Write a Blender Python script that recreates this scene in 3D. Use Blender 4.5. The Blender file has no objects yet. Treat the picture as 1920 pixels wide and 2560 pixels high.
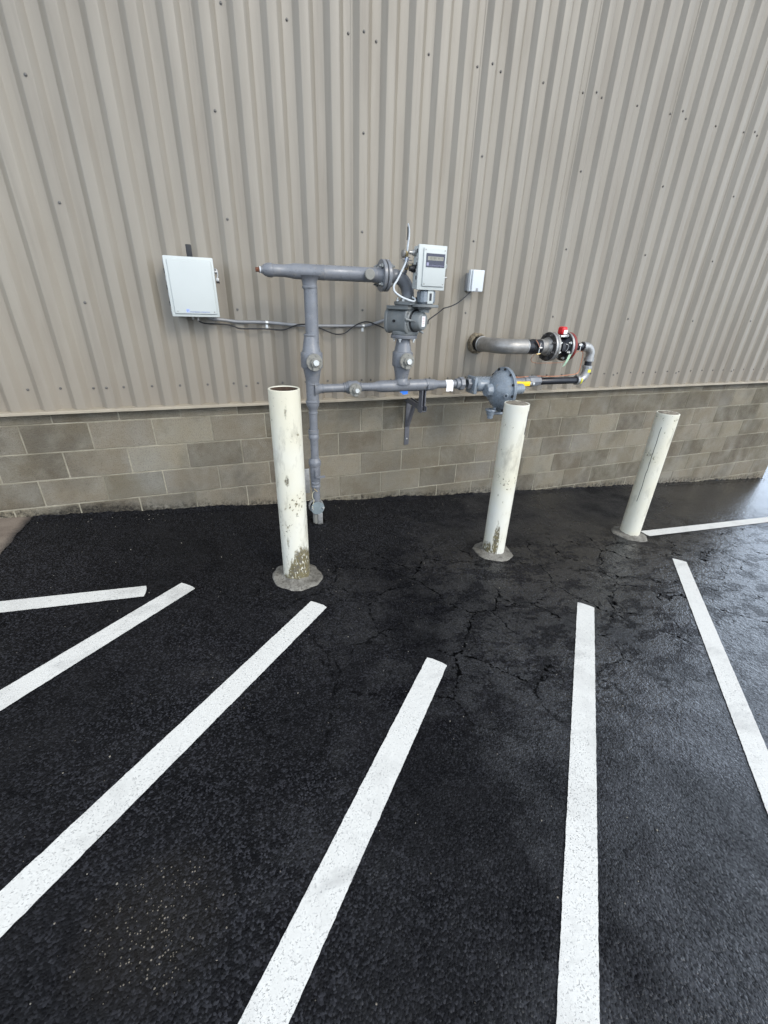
import bpy, bmesh, math, random
from mathutils import Vector, Matrix, noise
random.seed(7)
S = bpy.context.scene
COL = S.collection
PI = math.pi
V = Vector

# ------------------------------------------------------------------ camera
cam = bpy.data.cameras.new('camera')
cam.sensor_fit = 'HORIZONTAL'; cam.sensor_width = 36.0; cam.lens = 1045 / 1920 * 36
cam.clip_start = 0.05; cam.clip_end = 3000
co = bpy.data.objects.new('camera', cam); COL.objects.link(co)
_r, _u, _f = V((.937657, -.346178, .03097)), V((.128611, .428369, .894404)), V((.32289, .834662, -.446186))
co.matrix_world = Matrix(((_r.x, _u.x, -_f.x, -1.29994), (_r.y, _u.y, -_f.y, -3.47212), (_r.z, _u.z, -_f.z, 1.70402), (0, 0, 0, 1)))
S.camera = co
# ------------------------------------------------------------------ sky and sun (thin even overcast, soft sun from behind the camera and to the right)
SUN_EL, SUN_AZ = math.radians(35), math.radians(156)      # azimuth clockwise from +Y
w = bpy.data.worlds.new('World'); S.world = w; w.use_nodes = True
wn = w.node_tree.nodes; wl = w.node_tree.links
sky = wn.new('ShaderNodeTexSky'); sky.sky_type = 'NISHITA'; sky.sun_disc = False
sky.sun_elevation = SUN_EL; sky.sun_rotation = SUN_AZ
sky.air_density = 1.0; sky.dust_density = 4.0; sky.ozone_density = 1.0
hs = wn.new('ShaderNodeHueSaturation'); hs.inputs['Saturation'].default_value = 0.50
wl.new(sky.outputs[0], hs.inputs['Color'])
cloud = wn.new('ShaderNodeMix'); cloud.data_type = 'RGBA'          # an even overcast layer over most of the sky
cloud.inputs[0].default_value = 0.7; wl.new(hs.outputs[0], cloud.inputs[6]); 
tc = wn.new('ShaderNodeTexCoord'); sp = wn.new('ShaderNodeSeparateXYZ'); wl.new(tc.outputs['Generated'], sp.inputs[0])
hz_ = wn.new('ShaderNodeMath'); hz_.operation = 'SUBTRACT'; hz_.use_clamp = True; hz_.inputs[0].default_value = 1; wl.new(sp.outputs[2], hz_.inputs[1])
hp = wn.new('ShaderNodeMath'); hp.operation = 'POWER'; wl.new(hz_.outputs[0], hp.inputs[0]); hp.inputs[1].default_value = 2
ramp = wn.new('ShaderNodeMix'); ramp.data_type = 'RGBA'; wl.new(hp.outputs[0], ramp.inputs[0])      # thin cloud, paler towards the horizon all round
ramp.inputs[6].default_value = (6.6, 7.6, 9.1, 1); ramp.inputs[7].default_value = (22, 26, 31.5, 1)
wl.new(ramp.outputs[2], cloud.inputs[7])
wl.new(cloud.outputs[2], wn['Background'].inputs[0]); wn['Background'].inputs[1].default_value = 0.15
sl = bpy.data.lights.new('sun', 'SUN'); sl.energy = 1.5; sl.angle = math.radians(20); sl.color = (1, .95, .87)
so = bpy.data.objects.new('sun', sl); COL.objects.link(so)
sd = V((math.sin(SUN_AZ) * math.cos(SUN_EL), math.cos(SUN_AZ) * math.cos(SUN_EL), math.sin(SUN_EL)))
so.rotation_euler = sd.to_track_quat('Z', 'Y').to_euler()
S.view_settings.view_transform = 'Standard'; S.view_settings.look = 'None'
S.view_settings.exposure = 0.12; S.view_settings.gamma = 1.0; S.view_settings.use_curve_mapping = False
S.cycles.use_denoising = True
S.cycles.max_bounces = 4; S.cycles.diffuse_bounces = 3; S.cycles.glossy_bounces = 3
S.cycles.caustics_reflective = False; S.cycles.caustics_refractive = False

# ------------------------------------------------------------------ material helper
class M:
    def __init__(s, name):
        s.m = bpy.data.materials.new(name); s.m.use_nodes = True
        s.t = s.m.node_tree; s.b = s.t.nodes['Principled BSDF']; s._p = s._o = None
    def n(s, t, **k):
        nd = s.t.nodes.new('ShaderNode' + t)
        for a, v in k.items(): setattr(nd, a, v)
        return nd
    def l(s, a, b): s.t.links.new(a, b)
    def pos(s):
        if not s._p: s._p = s.n('NewGeometry').outputs['Position']
        return s._p
    def obj(s):
        if not s._o: s._o = s.n('TexCoord').outputs['Object']
        return s._o
    def val(s, sock, v):
        if isinstance(v, (int, float)): sock.default_value = v
        elif isinstance(v, (tuple, list)): sock.default_value = v if len(v) != 3 or sock.type != 'RGBA' else (*v, 1)
        else: s.l(v, sock)
    def math(s, op, a, b=0.0, c=None, clamp=False):
        nd = s.n('Math', operation=op, use_clamp=clamp)
        s.val(nd.inputs[0], a); s.val(nd.inputs[1], b)
        if c is not None: s.val(nd.inputs[2], c)
        return nd.outputs[0]
    def map(s, v, a, b, c=0.0, d=1.0):
        nd = s.n('MapRange'); s.val(nd.inputs[0], v)
        for i, x in enumerate((a, b, c, d)): s.val(nd.inputs[i + 1], x)
        return nd.outputs[0]
    def noise(s, scale, detail=3, rough=.55, vec=None, dist=0.0, stretch=None):
        vec = vec or s.pos()
        if stretch:
            mp = s.n('Mapping'); s.l(vec, mp.inputs[0]); mp.inputs['Scale'].default_value = stretch; vec = mp.outputs[0]
        nd = s.n('TexNoise'); s.l(vec, nd.inputs['Vector'])
        nd.inputs['Scale'].default_value = scale; nd.inputs['Detail'].default_value = detail
        nd.inputs['Roughness'].default_value = rough; nd.inputs['Distortion'].default_value = dist
        return nd.outputs[0]
    def vor(s, scale, feature='F1', vec=None, out='Distance', rnd=1.0):
        nd = s.n('TexVoronoi', feature=feature); s.l(vec or s.pos(), nd.inputs['Vector'])
        nd.inputs['Scale'].default_value = scale; nd.inputs['Randomness'].default_value = rnd
        return nd.outputs[out]
    def mix(s, f, a, b):
        nd = s.n('Mix', data_type='RGBA'); s.val(nd.inputs[0], f)
        s.val(nd.inputs[6], a); s.val(nd.inputs[7], b)
        return nd.outputs[2]
    def rnd(s): return s.n('ObjectInfo').outputs['Random']
    def sep(s, v):
        nd = s.n('SeparateXYZ'); s.l(v, nd.inputs[0]); return nd.outputs
    def bump(s, h, dist, strength=1.0, nrm=None):
        nd = s.n('Bump'); s.l(h, nd.inputs['Height']); nd.inputs['Distance'].default_value = dist
        nd.inputs['Strength'].default_value = strength
        if nrm: s.l(nrm, nd.inputs['Normal'])
        s.l(nd.outputs[0], s.b.inputs['Normal']); return nd.outputs[0]
    def col(s, c): s.val(s.b.inputs['Base Color'], c)
    def set(s, rough=None, metal=None, spec=None, coat=None):
        if rough is not None: s.val(s.b.inputs['Roughness'], rough)
        if metal is not None: s.val(s.b.inputs['Metallic'], metal)
        if spec is not None: s.val(s.b.inputs['Specular IOR Level'], spec)
        if coat is not None: s.val(s.b.inputs['Coat Weight'], coat)
        return s

def srgb(r, g, b):
    f = lambda c: (c / 255 / 12.92) if c / 255 <= .04045 else ((c / 255 + .055) / 1.055) ** 2.4
    return (f(r), f(g), f(b))

def simple(name, c, rough=.5, metal=0.0, var=.12, scale=30, bump=0.0, bscale=60, spec=.5, dirt=0.0, dirtc=(.05, .045, .035)):
    m = M(name)
    nz = m.map(m.noise(scale, 4), .3, .7)
    a = tuple(x * (1 - var) for x in c); b = tuple(min(1, x * (1 + var)) for x in c)
    cc = m.mix(nz, a, b)
    if dirt:
        dn = m.map(m.noise(scale * .35, 6, .7), .55, .75)
        cc = m.mix(m.math('MULTIPLY', dn, dirt), cc, dirtc)
    m.col(cc); m.set(rough=m.map(nz, 0, 1, max(.05, rough - .08), min(1, rough + .08)), metal=metal, spec=spec)
    if bump: m.bump(m.noise(bscale, 4), bump)
    return m.m

# ------------------------------------------------------------------ geometry helpers
def finish(bm, name, mat, parent=None, ang=35, smooth=True):
    me = bpy.data.meshes.new(name)
    bmesh.ops.recalc_face_normals(bm, faces=bm.faces[:])
    bm.to_mesh(me); bm.free()
    if smooth:
        for p in me.polygons: p.use_smooth = True
        me.set_sharp_from_angle(angle=math.radians(ang))
    me.materials.append(mat)
    return link(name, me, parent)

def link(name, me, parent=None, loc=None):
    o = bpy.data.objects.new(name, me); COL.objects.link(o)
    if parent is not None:
        o.parent = parent
        base = -parent.location if parent.type == 'EMPTY' else V((0, 0, 0))
        o.location = base + (V(loc) if loc else V((0, 0, 0)))
    elif loc: o.location = loc
    return o

def thing(name, label, cat, loc=(0, 0, 0), group=None):
    o = bpy.data.objects.new(name, None); o.empty_display_size = .1; COL.objects.link(o)
    o.location = loc; o['label'] = label; o['category'] = cat
    if group: o['group'] = group
    return o

def tag(o, label, cat, group=None):
    o['label'] = label; o['category'] = cat
    if group: o['group'] = group
    return o

def frame(d):
    d = V(d).normalized()
    a = V((0, 0, 1)) if abs(d.z) < .9 else V((1, 0, 0))
    x = a.cross(d).normalized(); y = d.cross(x).normalized()
    return x, y, d

def lathe_bm(bm, prof, o, d, seg=28, wob=None):
    x, y, z = frame(d); o = V(o); rings = []
    for s, r in prof:
        if r < 1e-5: rings.append([bm.verts.new(o + z * s)]); continue
        ring = []
        for i in range(seg):
            a = 2 * PI * i / seg; rr = r * (wob(a, s) if wob else 1)
            ring.append(bm.verts.new(o + z * s + (x * math.cos(a) + y * math.sin(a)) * rr))
        rings.append(ring)
    for A, B in zip(rings, rings[1:]):
        if len(A) == 1 and len(B) == 1: continue
        for i in range(seg):
            j = (i + 1) % seg
            if len(A) == 1: bm.faces.new((A[0], B[j], B[i]))
            elif len(B) == 1: bm.faces.new((A[i], A[j], B[0]))
            else: bm.faces.new((A[i], A[j], B[j], B[i]))
    return bm

def lathe(name, prof, o, d, mat, parent=None, seg=28, wob=None, ang=35):
    return finish(lathe_bm(bmesh.new(), prof, o, d, seg, wob), name, mat, parent, ang)

def cyl(name, a, b, r, mat, parent=None, seg=24, ch=0.0):
    a, b = V(a), V(b); L = (b - a).length
    c = ch or min(r * .12, .003, L * .3)
    return lathe(name, [(0, 0), (0, r - c), (c, r), (L - c, r), (L, r - c), (L, 0)], a, b - a, mat, parent, seg)

def catmull(pts, n=8):
    P = [V(p) for p in pts]; P = [P[0] * 2 - P[1]] + P + [P[-1] * 2 - P[-2]]; out = []
    for i in range(1, len(P) - 2):
        for k in range(n):
            t = k / n; a, b, c, d = P[i - 1], P[i], P[i + 1], P[i + 2]
            out.append(.5 * ((2 * b) + (c - a) * t + (2 * a - 5 * b + 4 * c - d) * t * t + (3 * b - a - 3 * c + d) * t ** 3))
    out.append(P[-2]); return out

def tube_bm(bm, pts, r, seg=14, cap=True, flat=None):
    pts = [V(p) for p in pts]; rings = []; nrm = None
    for i, p in enumerate(pts):
        t = (pts[min(i + 1, len(pts) - 1)] - pts[max(i - 1, 0)]).normalized()
        if nrm is None: nrm = frame(t)[0]
        nrm = (nrm - t * nrm.dot(t)).normalized(); b = t.cross(nrm)
        rr = r(i / (len(pts) - 1)) if callable(r) else r
        rings.append([bm.verts.new(p + (nrm * math.cos(2 * PI * k / seg) + b * math.sin(2 * PI * k / seg) * (flat or 1)) * rr) for k in range(seg)])
    for A, B in zip(rings, rings[1:]):
        for k in range(seg):
            j = (k + 1) % seg; bm.faces.new((A[k], A[j], B[j], B[k]))
    if cap: bm.faces.new(rings[0][::-1]); bm.faces.new(rings[-1])
    return bm

def tube(name, pts, r, mat, parent=None, seg=14, n=8, smooth=True, flat=None):
    return finish(tube_bm(bmesh.new(), catmull(pts, n) if smooth else pts, r, seg, True, flat), name, mat, parent, 50)

def arc(c, a, b, n=12):
    """quarter bend: from c+a to c+b around c"""
    c, a, b = V(c), V(a), V(b)
    return [c + a * math.cos(t * PI / 2 / n) + b * math.sin(t * PI / 2 / n) for t in range(n + 1)]

def box_bm(bm, lo, hi, bev=0.0, seg=2, mat=None):
    lo, hi = V(lo), V(hi); r = bmesh.ops.create_cube(bm, size=1.0)
    c = (lo + hi) / 2; s = hi - lo
    for v in r['verts']:
        v.co = V((v.co.x * s.x, v.co.y * s.y, v.co.z * s.z)) + c
        if mat: v.co = mat @ v.co
    if bev:
        es = list({e for v in r['verts'] for e in v.link_edges})
        bmesh.ops.bevel(bm, geom=es, offset=bev, segments=seg, profile=.6, affect='EDGES')
    return bm

def box(name, lo, hi, mat, parent=None, bev=.002, seg=2, rot=None, ang=35):
    return finish(box_bm(bmesh.new(), lo, hi, bev, seg, rot), name, mat, parent, ang)

def hexnut(name, c, d, r, h, mat, parent):
    return lathe(name, [(0, 0), (0, r * .92), (h * .15, r), (h * .85, r), (h, r * .92), (h, 0)], c, d, mat, parent, 6)

_shared = {}
def bolt_mesh(key, r, h, mat, stud=0.0):
    """hex bolt head along +Z"""
    if key not in _shared:
        bm = bmesh.new(); lathe_bm(bm, [(0, r), (h * .85, r), (h, r * .85), (h, 0)], (0, 0, 0), (0, 0, 1), 6)
        if stud: lathe_bm(bm, [(h, r * .5), (h + stud, r * .5), (h + stud, 0)], (0, 0, 0), (0, 0, 1), 8)
        bmesh.ops.recalc_face_normals(bm, faces=bm.faces[:])
        me = bpy.data.meshes.new(key); bm.to_mesh(me); bm.free(); me.materials.append(mat); _shared[key] = me
    return _shared[key]
def bolt(key, name, p, d, r, h, mat, parent, stud=0.0):
    o = link(name, bolt_mesh(key, r, h, mat, stud), parent, p)
    o.rotation_euler = V(d).to_track_quat('Z', 'Y').to_euler(); return o

def text(name, s, size, loc, mat, parent, depth=.0004, rotx=PI / 2, align='LEFT', width=None):
    cu = bpy.data.curves.new(name, 'FONT'); cu.body = s; cu.size = size; cu.extrude = depth; cu.align_x = align; cu.resolution_u = 2
    t = bpy.data.objects.new(name, cu); COL.objects.link(t)
    bpy.context.view_layer.update()
    me = bpy.data.meshes.new_from_object(t.evaluated_get(bpy.context.evaluated_depsgraph_get()))
    bpy.data.objects.remove(t)
    me.materials.clear(); me.materials.append(mat)
    if width:
        xs = [v.co.x for v in me.vertices]; k = width / (max(xs) - min(xs))
        for v in me.vertices: v.co.x *= k
    o = link(name, me, parent, loc); o.rotation_euler = (rotx, 0, 0); return o

def gz(x): return -.07515 * x          # the lot falls to the right

# ------------------------------------------------------------------ materials
# wet seal-coated asphalt
m = M('asphalt'); P = m.pos(); sx = m.sep(P)
wz = m.n('TexNoise'); m.l(P, wz.inputs['Vector']); wz.inputs['Scale'].default_value = 9; wz.inputs['Detail'].default_value = 3
wsc = m.n('VectorMath', operation='SCALE'); m.l(wz.outputs['Color'], wsc.inputs[0]); wsc.inputs['Scale'].default_value = .15
warp = m.n('VectorMath', operation='ADD'); m.l(P, warp.inputs[0]); m.l(wsc.outputs[0], warp.inputs[1])
big = m.noise(.8, 2, .6); mid = m.noise(4.5, 3, .7); lump = m.noise(36, 3, .7)
stone = m.n('TexVoronoi'); m.l(P, stone.inputs['Vector']); stone.inputs['Scale'].default_value = 150
sr = m.sep(stone.outputs['Color']); sdist = stone.outputs['Distance']
dx = m.math('SUBTRACT', sx[0], -1.67); dy = m.math('SUBTRACT', sx[1], -2.76)
dd = m.math('ADD', m.math('MULTIPLY', dx, dx), m.math('MULTIPLY', m.math('MULTIPLY', dy, dy), 1.2))
wear = m.map(m.math('ADD', dd, m.math('MULTIPLY', m.math('SUBTRACT', mid, .5), .10)), -.01, .05, 1, 0)
thr = m.math('SUBTRACT', .9972, m.math('MULTIPLY', m.math('MULTIPLY', wear, wear), .42))
isst = m.math('MULTIPLY', m.math('GREATER_THAN', sr[0], thr), m.math('LESS_THAN', m.math('ADD', sdist, m.math('MULTIPLY', m.math('SUBTRACT', lump, .5), .4)), m.map(sr[2], 0, 1, .15, .42)))
base = m.mix(m.map(mid, .3, .7), (.0035, .0035, .0042), (.010, .0098, .0105))
base = m.mix(m.math('MULTIPLY', m.map(sr[1], .55, 1.0), m.map(big, .3, .6, .3, 1)), base, (.038, .038, .043))
base = m.mix(m.math('MULTIPLY', wear, .4), base, (.024, .021, .017))
base = m.mix(isst, base, m.mix(sr[1], (.07, .062, .048), (.22, .19, .15)))
# ragged cracks in front of the middle and right bollards
cdist = m.vor(2.3, 'DISTANCE_TO_EDGE', warp.outputs[0])
zone = m.math('MULTIPLY', m.math('MULTIPLY', m.map(sx[1], -3.0, -2.3, 0, 1), m.map(sx[1], -.75, -1.1, 0, 1)), m.map(sx[0], -1.7, -.3, .3, 1))
patch = m.noise(6.5, 4, .7, stretch=(.7, 1.3, 1))
crk = m.math('MULTIPLY', m.map(m.math('ADD', cdist, m.math('MULTIPLY', m.math('SUBTRACT', lump, .5), .12)), .003, .016, 1, 0), m.math('MULTIPLY', zone, m.map(mid, .36, .48)))
rag = m.math('MULTIPLY', zone, m.map(m.math('ADD', patch, m.math('MULTIPLY', m.math('SUBTRACT', lump, .5), .45)), .485, .55))
m.col(m.mix(crk, base, (.002, .002, .002)))
wet = m.math('ADD', m.math('ADD', m.math('MULTIPLY', m.math('SUBTRACT', big, .5), 2.0), m.math('MULTIPLY', m.math('SUBTRACT', mid, .5), 1.0)), m.map(sx[0], -1.6, 1.3, -.15, 1.05))
dry = m.math('MULTIPLY', m.map(sx[1], -1.25, -.55, 0, .85), m.map(sx[0], 2.6, 4.6, 1, 0))     # sheltered strip along the wall
wet = m.math('SUBTRACT', wet, dry, clamp=True)
rough = m.map(wet, 0, 1, .5, .07)
rough = m.math('ADD', rough, m.math('MULTIPLY', m.math('MAXIMUM', crk, m.math('MULTIPLY', wear, .6)), .4)); m.set(rough=rough)
m.set(spec=m.math('MULTIPLY', m.map(wet, 0, 1, .10, 1.0), m.math('MULTIPLY', m.map(sr[2], 0, 1, .35, 1.5), m.math('SUBTRACT', 1, m.math('MAXIMUM', crk, m.math('MULTIPLY', rag, .85))))))
h = m.math('ADD', m.math('MULTIPLY', lump, m.math('ADD', m.map(big, .4, .62, .3, .9), m.math('MULTIPLY', zone, .5))), m.math('MULTIPLY', m.math('MULTIPLY', m.math('SUBTRACT', 1, sdist), m.map(sr[0], 0, 1, .1, .9)), m.map(wet, 0, 1, .8, .22)))
m.bump(h, .0065, .9); ASPHALT = m.m

# white traffic paint with aggregate showing through
m = M('traffic_paint'); P = m.pos()
a = m.noise(60, 3, .7); b2 = m.noise(170, 2, .6); c = m.noise(2.0, 3)
pit = m.math('MULTIPLY', m.map(b2, .55, .64), m.map(a, .40, .55))
pit = m.math('MULTIPLY', pit, m.map(c, .3, .65, .35, 1.0))
cc = m.mix(m.map(a, .3, .7), srgb(206, 204, 197), srgb(218, 216, 209))
cc = m.mix(m.math('MULTIPLY', m.map(m.noise(5, 4, .65), .5, .75), .5), cc, srgb(176, 174, 168))
cc = m.mix(m.math('MULTIPLY', m.map(m.noise(2.2, 4, .7, stretch=(1, 3, 1)), .56, .7), .35), cc, srgb(140, 139, 136))
m.col(m.mix(m.math('MULTIPLY', pit, .7), cc, srgb(120, 119, 116))); m.set(rough=.6, spec=.35)
m.bump(m.math('ADD', m.math('MULTIPLY', a, .4), m.math('SUBTRACT', 0, pit)), .002, .7); PAINT = m.m

# concrete apron / collars
m = M('concrete'); a = m.noise(9, 5, .6); b2 = m.noise(90, 3)
cc = m.mix(m.map(a, .3, .7), srgb(98, 94, 86), srgb(138, 134, 125)); cc = m.mix(m.map(b2, .5, .75), cc, srgb(78, 74, 67)); cc = m.mix(m.math('MULTIPLY', m.map(m.noise(22, 4, .7), .5, .65), .6), cc, srgb(66, 62, 56))
m.col(cc); m.set(rough=.85, spec=.25); m.bump(m.math('ADD', a, b2), .006, .6); CONC = m.m
m = M('old_concrete'); a = m.noise(3, 5, .65); b2 = m.noise(110, 3); sx = m.sep(m.pos())
cc = m.mix(m.map(a, .3, .7), srgb(98, 86, 76), srgb(132, 120, 107)); cc = m.mix(m.map(b2, .55, .8), cc, srgb(86, 78, 70))
edge = m.map(m.math('ADD', m.math('SUBTRACT', -2.75, sx[0]), m.math('MULTIPLY', m.noise(30, 4, .7), .06)), .02, .085, 1, 0)
m.col(m.mix(edge, cc, (.012, .012, .013))); m.set(rough=.8, spec=.3); m.bump(b2, .004, .6); APRON = m.m

# concrete block
m = M('concrete_block'); P = m.pos(); rn = m.rnd(); sx = m.sep(P)
a = m.noise(4.5, 5, .62); b2 = m.noise(140, 3, .6); g = m.noise(300, 2)
tone = m.mix(rn, srgb(100, 93, 78), srgb(142, 133, 114))
r2 = m.math('FRACT', m.math('MULTIPLY', rn, 7.31))
tone = m.mix(m.math('MULTIPLY', r2, .3), tone, srgb(112, 99, 87))
tone = m.mix(m.map(a, .40, .70, 0, .6), tone, srgb(146, 142, 130))
tone = m.mix(m.math('MULTIPLY', m.map(m.noise(2.2, 4, .65), .48, .7), .6), tone, srgb(82, 75, 64))
tone = m.mix(m.math('MULTIPLY', m.map(m.noise(1.4, 3), .55, .72), .3), tone, srgb(138, 138, 133))
tone = m.mix(m.math('MULTIPLY', m.map(b2, .52, .75), .55), tone, srgb(68, 63, 55))
tone = m.mix(m.math('MULTIPLY', m.map(g, .6, .8), .5), tone, srgb(160, 155, 142))
# sealer and mud splashed up from the asphalt
hgt = m.math('ADD', sx[2], m.math('MULTIPLY', sx[0], .07515))
spl = m.math('ADD', m.math('MULTIPLY', m.noise(14, 5, .7), .13), m.math('MULTIPLY', m.noise(1.3, 2), .10))
spl = m.math('MULTIPLY', m.map(m.math('SUBTRACT', spl, hgt), .035, .10), m.map(m.noise(30, 3, .7), .4, .6))
dxs = m.math('SUBTRACT', sx[0], -2.33)
near = m.map(m.math('MULTIPLY', dxs, dxs), .02, .22, 1, 0)
spl2 = m.map(m.math('SUBTRACT', m.math('MULTIPLY', near, m.math('ADD', .02, m.math('MULTIPLY', m.noise(9, 5, .8, stretch=(1, 1, 3)), .15))), hgt), -.015, .05)
tone = m.mix(m.math('MULTIPLY', m.math('MAXIMUM', spl, spl2), m.map(m.noise(45, 4, .7), .3, .6, .45, .95)), tone, srgb(34, 31, 28))
m.col(tone); m.set(rough=.9, spec=.2)
m.bump(m.math('ADD', b2, m.math('MULTIPLY', g, .7)), .008, .9); BLOCK = m.m
m = M('mortar'); a = m.noise(40, 4); sx = m.sep(m.pos())
m.col(m.mix(m.map(m.noise(3, 4, .6), .38, .62), srgb(122, 116, 101), m.mix(m.map(a, .3, .7), srgb(142, 136, 120), srgb(164, 157, 139)))); m.set(rough=.95, spec=.15); m.bump(m.noise(200, 3), .003); MORTAR = m.m

# painted steel cladding
m = M('painted_steel'); P = m.pos()
a = m.noise(1.1, 4, .6, stretch=(1, 1, .35)); b2 = m.noise(7, 4, .6, stretch=(1, 1, .15)); g = m.noise(260, 2); rn = m.rnd()
cc = m.mix(m.map(a, .3, .7), srgb(136, 128, 114), srgb(146, 138, 124))
cc = m.mix(m.math('MULTIPLY', m.map(b2, .5, .75), .4), cc, srgb(118, 108, 94))
cc = m.mix(m.math('MULTIPLY', m.map(m.noise(22, 3, .6, stretch=(1, 1, .05)), .55, .7), .22), cc, srgb(108, 99, 86))
sx = m.sep(P)
low = m.map(m.math('ADD', sx[2], m.math('MULTIPLY', m.noise(5, 3), .5)), 1.15, 1.9, .28, 0)
cc = m.mix(low, cc, srgb(118, 105, 90))
cc = m.mix(m.math('MULTIPLY', rn, .16), cc, srgb(112, 108, 102))
m.col(cc); m.set(rough=m.map(b2, .3, .7, .38, .5), spec=.5)
m.bump(m.math('ADD', m.math('MULTIPLY', m.noise(1.6, 2, stretch=(2.5, 1, .6)), 1.0), m.math('MULTIPLY', g, .006)), .012, .5); STEEL = m.m
FLASH = simple('flashing_paint', srgb(158, 148, 130), .45, var=.1, scale=9, dirt=.4, dirtc=srgb(120, 105, 86))
SCREW = simple('screw_steel', srgb(100, 97, 92), .5, .4, dirt=.5)

def paint_grey(name, c, r=.32):
    m = M(name); a = m.noise(14, 4); b2 = m.noise(55, 3)
    cc = m.mix(m.map(a, .3, .7), tuple(x * .88 for x in c), tuple(x * 1.1 for x in c))
    cc = m.mix(m.math('MULTIPLY', m.map(m.noise(26, 5, .7), .56, .70), .5), cc, srgb(140, 134, 124))
    m.col(cc); m.set(rough=m.map(b2, .3, .7, r - .08, r + .12), spec=.5); m.bump(b2, .0016, .6); return m.m
GREY = paint_grey('grey_pipe_paint', srgb(114, 116, 120))
GREYD = paint_grey('meter_grey', srgb(116, 119, 118), .42)
GREYR = paint_grey('regulator_grey', srgb(122, 130, 137), .25)
GREYV = paint_grey('weathered_valve_grey', srgb(132, 130, 122), .6)
GALV = simple('galvanized_steel', srgb(160, 159, 156), .42, .6, var=.16, scale=45, bump=.0015, bscale=80)
GALVB = simple('weathered_galvanized', srgb(146, 143, 138), .42, .5, var=.2, scale=20, bump=.0015, dirt=.4, dirtc=srgb(92, 84, 76))
ZINC = simple('zinc_bolts', srgb(205, 205, 200), .35, .8)
BLACKP = simple('black_iron_pipe', srgb(34, 35, 40), .32, .25, var=.35, scale=14, dirt=.5, dirtc=srgb(84, 80, 78))
BLACK = simple('black_rubber', srgb(22, 22, 24), .5)
IRON = simple('dark_iron', srgb(70, 68, 67), .45, .4, var=.25, scale=25, dirt=.5, dirtc=srgb(104, 98, 92))
REDF = simple('red_oxide_flange', srgb(122, 46, 40), .6, var=.2)
RED = simple('red_plastic', srgb(206, 30, 36), .35)
WHITE = simple('white_fibreglass', srgb(188, 192, 188), .42, var=.03, scale=5)
WHITEP = simple('white_plastic', srgb(204, 208, 209), .4, var=.02)
LABEL = simple('paper_label', srgb(232, 230, 228), .7, var=.03)
REDINK = simple('red_ink', srgb(196, 120, 116), .7)
BLUEINK = simple('blue_ink', srgb(96, 112, 172), .6)
PALEINK = simple('pale_blue_ink', srgb(168, 180, 212), .6)
NAVY = simple('dark_display_panel', srgb(44, 46, 64), .25)
LCD = simple('lcd_glass', srgb(142, 140, 128), .3, var=.05)
LCDINK = simple('lcd_segments', srgb(96, 96, 86), .5)
PALETXT = simple('pale_print', srgb(150, 148, 172), .5)
YEL = simple('yellow_vinyl', srgb(244, 200, 22), .4, var=.05)
YELT = simple('yellow_tape', srgb(226, 218, 60), .5)
BLUE = simple('blue_tape', srgb(40, 112, 204), .5)
BRASS = simple('brass', srgb(186, 166, 124), .35, .8, dirt=.3)
COPPER = simple('copper_tube', srgb(188, 128, 98), .4, .7, var=.2)
GREEN = simple('green_tag', srgb(150, 178, 150), .6)
FOAM = simple('sealant_foam', srgb(128, 116, 96), .9, var=.35, scale=60, bump=.02, bscale=70)
RUST = simple('rust', srgb(98, 60, 42), .85, var=.4, scale=50, bump=.004)
RUSTD = simple('dark_rust', srgb(74, 58, 46), .9, var=.5, scale=22, bump=.004)
WIRE = simple('pale_wire', srgb(206, 200, 170), .5)
CONDUIT = simple('grey_conduit', srgb(132, 132, 132), .5, .2, dirt=.3, dirtc=srgb(160, 150, 136))
STRUT = simple('strut_paint', srgb(96, 96, 100), .45, .1, var=.15)
ROUGHTOP = simple('rough_concrete_top', srgb(128, 120, 106), .95, var=.4, scale=35, bump=.02, bscale=40)

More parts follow.
